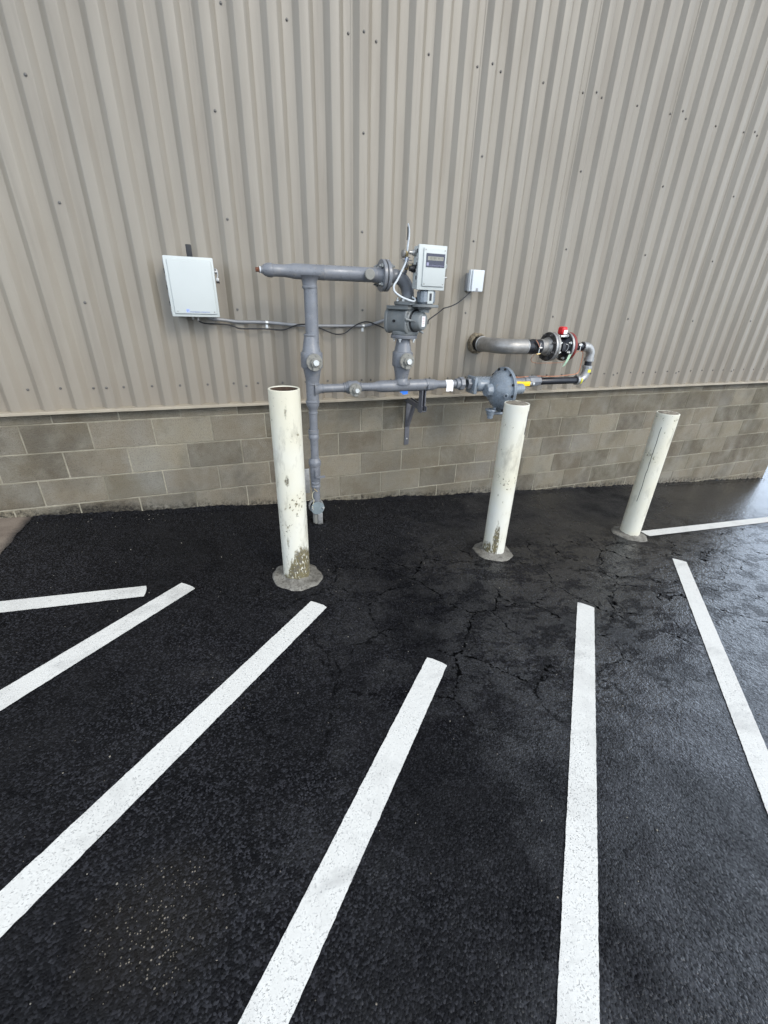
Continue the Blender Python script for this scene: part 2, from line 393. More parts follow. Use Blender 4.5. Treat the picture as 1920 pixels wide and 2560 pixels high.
# worn cream bollard paint; object space: z up from the ground, -y towards the lot
def bollard_mat(name, spots, line=None, seed=0.0, turn=0.0):
    m = M(name); o = m.obj()
    rt = m.n('Mapping'); m.l(o, rt.inputs[0]); rt.inputs['Rotation'].default_value = (0, 0, turn); o = rt.outputs[0]
    mp = m.n('Mapping'); m.l(o, mp.inputs[0]); mp.inputs['Location'].default_value = (seed, seed * 2, 0); v = mp.outputs[0]
    xyz = m.sep(o)
    streak = m.noise(26, 5, .72, vec=v, stretch=(1, 1, .22)); gr = m.noise(60, 4, .7, vec=v)
    fleck = m.noise(85, 3, .6, vec=v, stretch=(1, 1, .5))
    cc = m.mix(m.map(m.noise(2.5, 4, vec=v), .35, .7), srgb(216, 214, 202), srgb(211, 205, 183))
    cc = m.mix(m.math('MULTIPLY', m.map(m.noise(9, 5, .7, vec=v, stretch=(1, 1, .35)), .52, .68), .6), cc, srgb(146, 140, 124))
    chips = m.map(m.math('ADD', gr, m.math('MULTIPLY', m.noise(5, 3, vec=v), .7)), 1.06, 1.10)
    wear = chips
    for (cx, cy, cz, rx, ry, rz, amt) in spots:
        q = [m.math('DIVIDE', m.math('SUBTRACT', xyz[i], c), r) for i, (c, r) in enumerate(((cx, rx), (cy, ry), (cz, rz)))]
        d2 = m.math('ADD', m.math('ADD', m.math('MULTIPLY', q[0], q[0]), m.math('MULTIPLY', q[1], q[1])), m.math('MULTIPLY', q[2], q[2]))
        f = m.map(d2, 0, 1, 1, 0)
        wear = m.math('MAXIMUM', wear, m.math('MULTIPLY', m.map(m.math('ADD', m.math('MULTIPLY', f, amt), m.math('ADD', m.math('MULTIPLY', streak, .7), m.math('MULTIPLY', gr, .3))), .93, 1.05), m.map(fleck, .36, .42)))
    bare = m.mix(m.map(gr, .35, .65), srgb(84, 78, 56), srgb(126, 116, 84))
    bare = m.mix(m.map(m.noise(40, 3, vec=v), .5, .6), bare, srgb(98, 92, 78))
    cc = m.mix(wear, cc, bare)
    if line:
        (x0, w0, z0, z1) = line
        lx = m.math('SUBTRACT', xyz[0], m.math('ADD', x0, m.math('MULTIPLY', m.math('SUBTRACT', m.noise(9, 3, vec=v), .5), .012)))
        on = m.math('LESS_THAN', m.math('ABSOLUTE', lx), w0)
        on = m.math('MULTIPLY', on, m.math('MULTIPLY', m.math('GREATER_THAN', xyz[2], z0), m.math('LESS_THAN', xyz[2], z1)))
        on = m.math('MULTIPLY', on, m.math('LESS_THAN', xyz[1], 0))
        cc = m.mix(on, cc, srgb(48, 44, 40))
    m.col(cc); m.set(rough=m.math('ADD', .42, m.math('MULTIPLY', wear, .4)), spec=.45)
    m.bump(m.math('SUBTRACT', m.math('MULTIPLY', m.noise(30, 4, vec=v), .4), wear), .002, .8); return m.m

# ------------------------------------------------------------------ ground
def ground_z(x):
    if -6 <= x <= 10: return gz(x)
    if x < -6: return gz(-6) + 2.2 * (1 - math.exp((x + 6) * .07515 / 2.2)) 
    return gz(10) - 2.2 * (1 - math.exp(-(x - 10) * .07515 / 2.2))
bm = bmesh.new()
xs = [-600, -200, -80, -40, -25, -16, -10] + [-6 + i * .5 for i in range(33)] + [14, 20, 30, 50, 90, 200, 600]
ys = [-600, -150, -50, -20, -10, -6] + [-5 + i * .5 for i in range(12)] + [2, 6, 20, 60, 150, 600]
grid = [[bm.verts.new((x, y, ground_z(x))) for x in xs] for y in ys]
for j in range(len(ys) - 1):
    for i in range(len(xs) - 1): bm.faces.new((grid[j][i], grid[j][i + 1], grid[j + 1][i + 1], grid[j + 1][i]))
g = finish(bm, 'asphalt_ground', ASPHALT, None, 60); g['kind'] = 'structure'

# concrete apron at the far left, ragged edge where the sealer stops
bm = bmesh.new(); N = 60; L = []; R_ = []
for i in range(N + 1):
    y = .01 - 1.0 * i / N
    x = -2.752 + .012 * noise.noise(V((y * 9, 3, 0))) + .008 * noise.noise(V((y * 40, 1, 0))) - .05 * max(0, (-y - .55)) ** 1.2
    if i < 8: x += .012
    R_.append(bm.verts.new((x, y, gz(x) + .004))); L.append(bm.verts.new((-9, y, gz(-9) + .004 if -9 >= -6 else ground_z(-9) + .03)))
    
mid = [bm.verts.new((-6, .01 - 1.0 * i / N, gz(-6) + .004)) for i in range(N + 1)]
for i in range(N):
    bm.faces.new((mid[i], R_[i], R_[i + 1], mid[i + 1])); bm.faces.new((L[i], mid[i], mid[i + 1], L[i + 1]))
o = finish(bm, 'concrete_apron', APRON, None, 60); o['kind'] = 'structure'

# sealer creeping up the foot of the block wall, and loose grit
bm = bmesh.new(); prev = None; x = -2.74
while x < 6.06:
    hh = max(.002, .010 + .022 * noise.noise(V((x * 2.3, 0, 0))) + .014 * noise.noise(V((x * 17, 2, 0))) + .008 * noise.noise(V((x * 60, 4, 0))))
    row = [bm.verts.new((x, y, gz(x) + z)) for y, z in ((-.075 - .02 * noise.noise(V((x * 9, 7, 0))), .0015), (-.03, .003 + hh * .25), (-.012, hh * .7), (-.0025, hh), (.004, hh * 1.02))]
    if prev:
        for q in range(4): bm.faces.new((prev[q], row[q], row[q + 1], prev[q + 1]))
    prev = row; x += .012
finish(bm, 'sealer_edge', ASPHALT, g, 60)
rs = random.Random(11); bm = bmesh.new()
for i in range(420):
    if i < 230: x, y, r = rs.uniform(-2.7, 6), -.02 - abs(rs.gauss(0, .10)), rs.uniform(.0015, .004)
    else: x, y, r = rs.uniform(-3.2, 4), rs.uniform(-3.3, -.2), rs.uniform(.0015, .0042)
    mt = Matrix.Translation((x, y, gz(x) + r * .5)) @ Matrix.Rotation(rs.uniform(0, 6.28), 4, 'Z') @ Matrix.Diagonal((1, rs.uniform(.5, 1), rs.uniform(.5, .8), 1))
    bmesh.ops.create_icosphere(bm, subdivisions=1, radius=r, matrix=mt)
o = finish(bm, 'loose_grit', simple('grit_stone', srgb(122, 116, 104), .8, var=.5, scale=8), None, 20)
o['kind'] = 'stuff'; o['label'] = 'tiny loose grit scattered on the black asphalt'

# ------------------------------------------------------------------ building: block base, steel cladding
B = thing('warehouse_building', 'beige ribbed metal clad building on a low concrete block base wall', 'building', (0, 0, 0))
XL, XR, ZT = -9.0, 6.085, 4.05
Z0 = .8865; H = .2032; W = .4064
base = box('block_base_wall', (XL, .0042, -1.2), (XR - .004, .20, 1.13), MORTAR, B, bev=0)
def block_mesh(key, w, h, d=.03):
    if key in _shared: return _shared[key]
    bm = bmesh.new(); box_bm(bm, (-w / 2, 0, -h / 2), (w / 2, d, h / 2), .0035, 1)
    me = bpy.data.meshes.new(key); bmesh.ops.recalc_face_normals(bm, faces=bm.faces[:]); bm.to_mesh(me); bm.free()
    me.materials.append(BLOCK); _shared[key] = me; return me
J = .0085
for k in range(0, 8):
    zc = Z0 - (k - .5) * H
    off = 0 if k % 2 == 0 else W / 2
    edges = [off + W * i for i in range(-12, 16)]
    if k == 1: edges.append(0.0)
    edges = sorted(e for e in edges if -4.6 < e < XR - .05) + [XR]
    for a, b in zip(edges, edges[1:]):
        if zc + H / 2 < gz((a + b) / 2) - .03: continue
        w_ = round(b - a - J, 4)
        o = link('block', block_mesh('block_%g' % w_, w_, H - J), base, ((a + b) / 2, random.uniform(0, .0018), zc))
        o.rotation_euler = (random.uniform(-.003, .003), 0, random.uniform(-.003, .003))

PIT = .18288; LOW0 = -2.503; YL = -.020; DEP = .034; LF = .060; RF = .056; WB = (PIT - LF - RF) / 2
def rib_x(i): return LOW0 + PIT * (i + .5)
def panel_profile(i0):
    """ribs i0 .. i0+5 ; the first rib laps over the previous panel"""
    pts = []
    x = rib_x(i0) - RF / 2 - WB
    pts.append((x - .012, YL - .0024)); 
    for r in range(i0, i0 + 6):
        c = rib_x(r); e = -.0024 if r == i0 else 0.0
        last = r == i0 + 5
        pts += [(c - RF / 2 - WB, YL + e), (c - RF / 2, YL - DEP + e), (c + RF / 2, YL - DEP + e)]
        if last: pts.append((c + RF / 2 + WB * .6, YL - DEP * .4)); break
        pts.append((c + RF / 2 + WB, YL))
    return pts
def soften(pts, r=.003):
    out = [pts[0]]
    for a, b, c in zip(pts, pts[1:], pts[2:]):
        va, vc = V((a[0] - b[0], a[1] - b[1])), V((c[0] - b[0], c[1] - b[1]))
        ra, rc = min(r, va.length * .4), min(r, vc.length * .4)
        pa = V(b) + va.normalized() * ra; pc = V(b) + vc.normalized() * rc
        out += [tuple(pa), tuple((pa + V(b) * 2 + pc) / 4), tuple(pc)]
    out.append(pts[-1]); return out
def screw_mesh():
    if 'screw' in _shared: return _shared['screw']
    bm = bmesh.new()
    lathe_bm(bm, [(0, .0085), (.0016, .0085), (.0018, .0062), (.0062, .0058), (.0072, .003), (.0072, 0)], (0, 0, 0), (0, -1, 0), 8)
    bmesh.ops.recalc_face_normals(bm, faces=bm.faces[:])
    me = bpy.data.meshes.new('screw'); bm.to_mesh(me); bm.free(); me.materials.append(SCREW); _shared['screw'] = me; return me
ZB = .986
for i0 in range(-33, 47, 5):
    pts = soften(panel_profile(i0))
    pts = [p for p in pts if XL < p[0] < XR - .004]
    if len(pts) < 3: continue
    bm = bmesh.new(); zs = [ZB + random.uniform(-.002, .002), 1.6, 2.2, 2.8, 3.4, ZT]
    rows = [[bm.verts.new((x, y, z)) for x, y in pts] for z in zs]
    for A, C in zip(rows, rows[1:]):
        for q in range(len(pts) - 1): bm.faces.new((A[q], A[q + 1], C[q + 1], C[q]))
    bm.normal_update()
    pn = finish(bm, 'wall_panel', STEEL, B, 50)
    if not (-13 <= i0 <= 44): continue
    for r in range(i0 + 1, i0 + 6):           # one screw in each low flat of the bottom row, some in the girt row
        x = LOW0 + PIT * r
        if x > XR - .05 or x < -4: continue
        link('screw', screw_mesh(), pn, (x + random.uniform(-.004, .004), YL, 1.125 + random.uniform(-.004, .004)))
        if r % 5 in (0, 2, 3): link('screw', screw_mesh(), pn, (x + random.uniform(-.003, .003), YL, 3.166 + random.uniform(-.004, .004)))
    if rib_x(i0) > -4 and rib_x(i0) < XR - .1:
        for z in (1.122, 1.645, 2.17, 2.695, 3.178): link('screw', screw_mesh(), pn, (rib_x(i0) + random.uniform(-.004, .004), YL - DEP - .0024, z + random.uniform(-.012, .012)))
# base flashing in lengths
def extrude_x(name, prof, x0, x1, mat, parent, closed=False, ang=30):
    bm = bmesh.new(); A = [bm.verts.new((x0, y, z)) for y, z in prof]; C = [bm.verts.new((x1, y, z)) for y, z in prof]
    n = len(prof)
    for q in range(n if closed else n - 1): bm.faces.new((A[q], C[q], C[(q + 1) % n], A[(q + 1) % n]))
    if closed: bm.faces.new(A[::-1]); bm.faces.new(C)
    return finish(bm, name, mat, parent, ang)
fp = [(-.014, 1.05), (-.014, .990), (-.070, .984), (-.073, .981), (-.073, .966), (-.070, .964), (-.066, .966), (-.066, .976), (-.003, .979), (-.003, 1.05)]
fx = [XL, -4.98, -1.93, 1.12, 4.17, XR + .01]
for i, (a, b) in enumerate(zip(fx, fx[1:])):
    dz = .0012 * (i % 2)
    extrude_x('base_flashing', [(y - dz, z + dz) for y, z in fp], a + (.0 if i == 0 else .0008), b, FLASH, B, True)
# corner trim, side wall, roof so that the building is a solid
ct = [(XR - .09, -.0605), (XR + .012, -.0605), (XR + .012, .1), (XR + .002, .1), (XR + .002, -.052), (XR - .09, -.052)]
bm = bmesh.new(); A = [bm.verts.new((x, y, .99)) for x, y in ct]; C = [bm.verts.new((x, y, ZT)) for x, y in ct]
for q in range(6): bm.faces.new((A[q], A[(q + 1) % 6], C[(q + 1) % 6], C[q]))
bm.faces.new(A[::-1]); bm.faces.new(C); finish(bm, 'corner_trim', STEEL, B, 30)
box('side_wall', (XR - .10, .205, -1.2), (XR, 14, ZT - .01), STEEL, B, bev=0)
box('inner_wall', (XL, .022, 1.135), (XR - .11, .20, ZT - .02), MORTAR, B, bev=0)
box('roof', (XL, -.10, ZT), (XR + .10, 14, ZT + .16), STEEL, B, bev=.01)

# ------------------------------------------------------------------ painted stripes
def stripe(pts_c, wdt, label, seed, group='white painted hatching stripes'):
    (x0, y0), (x1, y1) = pts_c; d = V((x1 - x0, y1 - y0)); L = d.length; d.normalize(); n = V((-d.y, d.x))
    bm = bmesh.new(); K = max(8, int(L / .012)); rows = []
    for i in range(K + 1):
        t = i / K * L; row = []
        for s in (-1, -.5, 0, .5, 1):
            e = abs(s) == 1
            j = (.0012 * noise.noise(V((t * 14, seed, s))) + .0024 * noise.noise(V((t * 120, seed, s)))) if e else 0
            te = 0
            if i == 0: te = .004 * noise.noise(V((s * 3, seed, 9))) + (.006 if e else 0)
            q = V((x0, y0)) + d * (t + te) + n * (s * wdt / 2 + (j if s > 0 else -j))
            row.append(bm.verts.new((q.x, q.y, gz(q.x) + .004)))
        rows.append(row)
    for A, C in zip(rows, rows[1:]):
        for q in range(4): bm.faces.new((A[q], A[q + 1], C[q + 1], C[q]))
    o = finish(bm, 'painted_stripe', PAINT, None, 60); return tag(o, label, 'stripe', group)
def diag(c, L): return ((c[0], c[1]), (c[0] - L * .7071, c[1] - L * .7071))
DW = .111
stripe(((-1.879, -1.128), (-5.5, -1.108)), .106, 'white stripe running level to the left edge, left of all the slanting stripes', 1)
stripe(diag((-1.650, -1.119), 4.2), DW, 'white slanting stripe whose top end meets the end of the level left stripe', 2)
stripe(diag((-.922, -1.470), 4.2), DW, 'white slanting stripe that starts just in front of the hollow bollard base', 3)
stripe(diag((-.430, -2.072), 4.2), .110, 'white slanting stripe in the middle, starting lowest of all the stripes', 4)
stripe(diag((.790, -1.870), 4.2), .105, 'white stripe running almost straight down to the bottom edge', 5)
stripe(diag((2.127, -1.562), 4.6), .105, 'white stripe slanting down to the right edge over shiny wet asphalt', 6)
stripe(((2.262, -1.113), (9.0, -1.095)), .100, 'white stripe running level from the bollard with a long vertical scratch', 7)

# ------------------------------------------------------------------ bollards
def bollard(x, y, top, ztop, label, hollow, spots, line, seed, cr, turn):
    zb = gz(x); T = thing('bollard', label, 'bollard', (x, y, zb), 'bollards guarding the gas meter')
    hgt = ztop - zb; r = .0842; lean = V((top - x, 0, hgt))
    mat = bollard_mat('bollard_paint', spots, line, seed, turn)
    # post in object space, z from the ground
    bm = bmesh.new()
    wob = lambda a, s: 1 + .004 * noise.noise(V((math.cos(a) * 2, math.sin(a) * 2, s * 5 + seed)))
    if hollow: prof = [(-.1, r), (0, r)] + [(hgt * i / 12, r) for i in range(1, 12)] + [(hgt - .002, r), (hgt, r - .002), (hgt, r - .009), (hgt - .004, r - .011)]
    else: prof = [(-.1, r), (0, r)] + [(hgt * i / 12, r) for i in range(1, 12)] + [(hgt - .003, r), (hgt, r - .003), (hgt - .002, r - .010)]
    lathe_bm(bm, prof, (0, 0, 0), lean, 40, wob)
    post = finish(bm, 'post', mat, None, 40); post.parent = T
    if hollow:
        bm = bmesh.new(); lathe_bm(bm, [(hgt - .004, r - .011), (hgt - .7, r - .011), (hgt - .7, 0)], (0, 0, 0), lean, 32)
        o = finish(bm, 'pipe_inside', RUSTD, None, 40); o.parent = post
    else:
        bm = bmesh.new(); R = 9; rings = []
        xx, yy, zz = frame(lean); ctr = bm.verts.new(zz * (hgt + .006))
        for i in range(1, R + 1):
            rr = (r - .0095) * i / R; ring = []
            for k in range(30):
                a = 2 * PI * k / 30; q = (xx * math.cos(a) + yy * math.sin(a)) * rr
                ring.append(bm.verts.new(q + zz * (hgt + .004 + .008 * noise.noise(V((q.x * 45 + seed, q.y * 45, 0))) - .006 * (i / R) ** 6)))
            rings.append(ring)
        for k in range(30): bm.faces.new((ctr, rings[0][k], rings[0][(k + 1) % 30]))
        for A, C in zip(rings, rings[1:]):
            for k in range(30): bm.faces.new((A[k], C[k], C[(k + 1) % 30], A[(k + 1) % 30]))
        o = finish(bm, 'concrete_fill', ROUGHTOP, None, 60); o.parent = post
    # poured concrete collar on the slope
    bm = bmesh.new(); prof = [(.062, .082), (.034, .092), (.026, .11), (.020, .135), (.012, .152), (.001, .162), (-.02, .165)]; rings = []
    for hh, rr in prof:
        ring = []
        for k in range(48):
            a = 2 * PI * k / 48; q = V((math.cos(a), math.sin(a)))
            f = 1 + (.10 * noise.noise(V((q.x * 1.7 + seed, q.y * 1.7, 0))) + .05 * noise.noise(V((q.x * 6, q.y * 6, seed))) + .02 * noise.noise(V((q.x * 18, q.y * 18, seed)))) * (rr - .08) / .08
            px, py = q.x * rr * f * cr, q.y * rr * f * cr
            ring.append(bm.verts.new((px, py, gz(px) + hh * (.55 + .25 * noise.noise(V((q.x * 2, q.y * 2, seed + 5)))))))
        rings.append(ring)
    for A, C in zip(rings, rings[1:]):
        for k in range(48): bm.faces.new((A[k], C[k], C[(k + 1) % 48], A[(k + 1) % 48]))
    o = finish(bm, 'concrete_collar', CONC, None, 60); o.parent = T
    return T
bollard(-1.000, -1.149, -.9966, 1.284, 'open hollow cream bollard with big brown bare patch at its foot', True,
        [(.045, -.085, -.05, .15, .3, .42, .95), (-.045, -.075, .26, .03, .1, .28, .5), (-.018, -.085, .71, .024, .08, .075, .62), (.004, -.085, 1.10, .022, .08, .09, .46), (0, -.085, -.02, .2, .2, .13, .8)], None, 1.3, 1.0, math.radians(7.4))
bollard(.556, -1.116, .5466, 1.1317, 'cream concrete filled bollard standing in front of the round regulator', False,
        [(.006, -.085, .06, .042, .2, .40, .72), (-.045, -.07, .0, .07, .2, .20, .75), (.0, -.085, .0, .2, .2, .05, .6), (-.028, -.08, .52, .016, .1, .04, .5), (.01, -.085, .47, .012, .1, .03, .5)], (.074, .0026, .97, 1.13), 4.1, .95, math.radians(38.2))
bollard(2.093, -1.082, 2.0805, .9797, 'cream bollard with long dark vertical scratch, last one on the right', False,
        [(.0, -.085, .0, .2, .2, .04, .7), (.03, -.08, .62, .02, .1, .22, .42), (.03, -.08, .42, .02, .1, .12, .42)], (-.021, .0022, .36, 1.03), 7.7, .95, math.radians(54.8))

# ------------------------------------------------------------------ grey gas pipework
Y0 = -.40
G = thing('gas_pipework', 'grey painted gas riser pipe, top header and lower branch standing out from the wall', 'gas pipe', (-.70, Y0, gz(-.7)))
xr = -.701
zg = gz(xr)
# riser, bottom part in 2 in pipe
lathe('riser_pipe', [(-.1, .0302), (.36 - zg, .0302), (.385 - zg, .0302), (.847 - zg, .0302), (1.0 - zg, .0302)], (xr - .004, Y0, zg), (.006, 0, 1), GREY, G, 24)
o_low = lathe('pipe_coupling', [(0, .031), (0, .037), (.006, .039), (.03, .038), (.036, .034), (.04, .034), (.044, .039), (.07, .039), (.074, .033)], (xr - .002, Y0, .768), (0, 0, 1), GREY, G)
for z in (.372, .402): lathe('pipe_collar', [(0, .031), (0, .036), (.004, .0375), (.020, .0375), (.024, .035), (.024, .031)], (xr - .004, Y0, z), (0, 0, 1), GREY, G)
lc = lathe('lever_valve', [(.415, .031), (.42, .036), (.44, .040), (.50, .041), (.552, .040), (.556, .046), (.575, .049), (.590, .049), (.600, .043), (.612, .036), (.618, .031)], (xr - .003, Y0, 0), (0, 0, 1), GREY, G, 20)
lathe('stem', [(0, 0), (0, .013), (.018, .013), (.020, .009), (.032, .009), (.032, 0)], (xr - .002, Y0 - .036, .478), (0, -1, 0), GREY, lc, 16)
bm = bmesh.new(); box_bm(bm, (xr - .016, Y0 - .058, .478), (xr + .012, Y0 - .052, .538), .003, 1); box_bm(bm, (xr + .0, Y0 - .0605, .466), (xr + .062, Y0 - .0585, .486), .0008, 1)
finish(bm, 'lever', GREY, lc)
# reducer to 3 in, tee for the branch
lathe('reducer', [(.960, .0305), (.963, .034), (.969, .0345), (.973, .0315), (.990, .032), (1.005, .038), (1.02, .0455), (1.034, .0475), (1.040, .0475), (1.044, .051), (1.052, .051), (1.056, .0455), (1.06, .045)], (xr + .002, Y0, 0), (0, 0, 1), GREY, G)
lathe('riser_pipe', [(1.04, .0445), (1.225, .0445)], (xr + .004, Y0, 0), (0, 0, 1), GREY, G)
def plug_valve(c, axis, parent, rb=.077, half=.05, taper=.115, rp=.0445, disc=.056, out=.075):
    c = V(c); ax = V(axis)
    L = half + taper
    prof = [(-L - .004, rp), (-L, rp + .0055), (-L + .007, rp + .0055), (-L + .011, rp + .001), (-half - .012, rb * .82), (-half - .003, rb * .86), (-half, rb * .97), (-half + .005, rb), (half - .008, rb), (half, rb * .97), (half + .004, rb * .86),
            (half + .012, rb * .82), (L - .011, rp + .001), (L - .007, rp + .0055), (L, rp + .0055), (L + .004, rp)]
    v = lathe('plug_valve', prof, c, ax, GREY, parent, 12 if rb > .06 else 16, ang=40)
    d = V((0, -1, 0)); s = c + d * (out - .02) + V((0, 0, -.006))
    lathe('bonnet', [(0, disc * .8), (.02, disc * .92), (.024, disc), (.040, disc), (.044, disc * .96), (.044, 0)], s, d, GREYV, v, 24)
    for k in range(6):
        a = 2 * PI * k / 6 + .3
        bolt('vbolt', 'bolt', s + d * .044 + V((math.cos(a), 0, math.sin(a))) * disc * .82, d, .006, .005, GREYV, v)
    bm = bmesh.new(); lathe_bm(bm, [(.04, disc * .60), (.062, disc * .56), (.066, disc * .5), (.066, 0)], s, d, 8)
    box_bm(bm, s + V((-disc * .30, -.060, -disc * .98)), s + V((disc * .30, -.044, 0)), .004, 1)
    finish(bm, 'stem_head', GREYV, v)
    lathe('stem_cap', [(.0, disc * .36), (.012, disc * .36), (.014, disc * .32), (.014, disc * .22), (.012, disc * .2), (.012, 0)], s + d * .064 + V((.004, 0, 0)), d, ZINC, v, 20)
    return v
plug_valve((-.692, Y0, 1.335), (0, 0, 1), G)
lathe('riser_pipe', [(1.445, .0445), (1.80, .0445)], (-.688, Y0, 0), (.004, 0, 1), GREY, G)
# top header
hz = 1.868
hd = lathe('header_pipe', [(0, .012), (0, .018), (.012, .020), (.018, .026), (.030, .034), (.048, .0395), (.062, .0405), (.074, .040), (.078, .036), (.083, .0368), (.087, .0350), (.15, .0350), (.19, .0405), (.21, .0445), (.395, .0445), (.398, .0458), (.402, .0458), (.405, .0445), (.745, .0445), (.75, .0475), (.756, .0475), (.76, .0445), (.81, .0445)],
            (-.992, Y0, hz), (1, 0, .008), GREY, G)
lathe('rusty_plug', [(-.028, 0), (-.028, .013), (-.008, .013), (-.006, .018), (.004, .018)], (-.99, Y0, hz), (1, 0, 0), RUST, hd, 8)
lathe('white_seal', [(-.0045, .0185), (.0, .0195), (.004, .0185)], (-.990, Y0, hz), (1, 0, 0), WHITEP, hd, 16)
lathe('tee_saddle', [(0, .074), (.012, .060), (.028, .050), (.045, .0460), (.058, .0452), (.061, .050), (.070, .050), (.074, .0445), (.08, .0440)], (-.686, Y0, hz - .018), (0, 0, -1), GREY, hd, 28)
lathe('side_outlet', [(0, .028), (.052, .028), (.055, .034), (.071, .034), (.075, .030), (.075, 0)], (-.290, Y0, hz + .005), (-.08, -1, 0), GREYV, hd, 22)
# flanged joint
FX = -.198
def flange(name, x, r, th, mat, parent, hub=None, y=Y0, z=hz + .006, seg=36):
    return lathe(name, [(0, 0), (0, r - .003), (.003, r), (th - .003, r), (th, r - .003), (th, 0)], (x, y, z), (1, 0, 0), mat, parent, seg)
f1 = flange('flange', FX, .097, .024, GREY, G)
lathe('flange_hub', [(-.055, .0445), (-.03, .047), (-.012, .058), (0, .062)], (FX, Y0, hz + .005), (1, 0, 0), GREY, f1)
flange('gasket', FX + .0245, .093, .005, BLACK, G)
f2 = flange('flange', FX + .030, .097, .024, GREY, G)
for k in range(4):
    for s in (0, 1):
        a = PI / 4 + PI / 2 * k; c = V((0, math.cos(a), math.sin(a))) * .0762
        if s == 0: bolt('fbolt', 'bolt', V((FX - .001, Y0, hz + .006)) + c, (-1, 0, 0), .0135, .013, GREYD, f1, .014)
        else: bolt('fbolt', 'bolt', V((FX + .055, Y0, hz + .006)) + c, (1, 0, 0), .0135, .013, GREYD, f2, .014)
lathe('flange_hub', [(0, .062), (.012, .056), (.03, .047), (.036, .0445), (.05, .0445)], (FX + .054, Y0, hz + .006), (1, 0, 0), GREY, f2)
R3 = .114
path = [(FX + .09, Y0, hz + .007)] + arc((FX + .09 + .006, Y0, hz + .007 - R3), (0, 0, R3), (R3, 0, 0), 14) + [(FX + .096 + R3, Y0, 1.70)]
el = tube('elbow', path, .0445, GREY, G, 28, smooth=False)
mx = FX + .096 + R3      # ~ .012
lathe('weld_bead', [(0, .044), (.001, .0475), (.006, .0475), (.008, .044)], (mx, Y0, 1.742), (0, 0, 1), GREY, el)
mf = lathe('flange', [(1.699, 0), (1.699, .092), (1.702, .095), (1.719, .095), (1.722, .092), (1.722, .058), (1.745, .047), (1.755, .0445)], (mx, Y0, 0), (0, 0, 1), GREYD, G, 36)
for k in range(4):
    a = PI / 4 + PI / 2 * k; bolt('fbolt2', 'bolt', V((mx + .076 * math.cos(a), Y0 + .076 * math.sin(a), 1.7225)), (0, 0, 1), .013, .013, ZINC, mf, .010)
# below the meter
mb = lathe('flange', [(1.448, .0445), (1.456, .047), (1.470, .0475), (1.476, .055), (1.480, .095), (1.485, .097), (1.500, .097), (1.503, .094), (1.503, 0)], (-.002, Y0, 0), (0, 0, 1), GREY, G, 36)
for k in range(4):
    a = PI / 4 + PI / 2 * k; bolt('fbolt3', 'bolt', V((-.002 + .076 * math.cos(a), Y0 + .076 * math.sin(a), 1.4795)), (0, 0, -1), .012, .012, ZINC, mb, .012)
plug_valve((-.006, Y0, 1.335), (0, 0, 1), G)
bz = 1.140
# branch
br = lathe('branch_pipe', [(0, .064), (.018, .050), (.034, .040), (.05, .0335), (.06, .0325), (.063, .0345), (.069, .0345), (.072, .0302), (.30, .0302), (.452, .0302), (.46, .033), (.466, .033), (.50, .041), (.522, .0445), (.888, .0445), (.890, .046), (.895, .046), (.897, .0455), (.925, .0455), (.955, .042), (.985, .034), (1.0, .0305), (1.18, .0302)],
            (xr + .012, Y0, bz - .002), (1, 0, .002), GREY, G)
plug_valve((-.398, Y0, bz), (1, 0, 0), G, rb=.047, half=.038, taper=.03, rp=.0305, disc=.046, out=.062)
lathe('tee_saddle', [(0, .072), (.012, .060), (.03, .050), (.046, .0455), (.06, .0448), (.08, .0445)], (-.004, Y0, bz + .018), (0, 0, 1), GREY, br)
# strap hinge band, union, hex coupling
lathe('pipe_band', [(0, .0448), (0, .047), (.003, .0485), (.022, .0485), (.025, .047), (.025, .0448)], (.195, Y0, bz), (1, 0, 0), GREY, br)
bm = bmesh.new(); box_bm(bm, (.196, Y0 - .062, bz - .012), (.216, Y0 - .044, bz + .002), .002, 1); lathe_bm(bm, [(0, 0), (0, .006), (.03, .006), (.03, 0)], (.206, Y0 - .056, bz - .022), (0, 0, 1), 8)
finish(bm, 'band_clasp', GREY, br)
un = lathe('union', [(0, .031), (0, .039), (.004, .041), (.03, .041), (.034, .038), (.036, .036)], (.470, Y0, bz), (1, 0, 0), GREY, G)
lathe('union_nut', [(0, .036), (0, .050), (.004, .053), (.034, .053), (.038, .049), (.038, .034)], (.502, Y0, bz), (1, 0, 0), GREY, un, 8, ang=25)
lathe('hex_bushing', [(0, .032), (0, .040), (.003, .043), (.030, .043), (.034, .040), (.034, .03)], (.575, Y0, bz), (1, 0, 0), GREY, un, 6, ang=25)
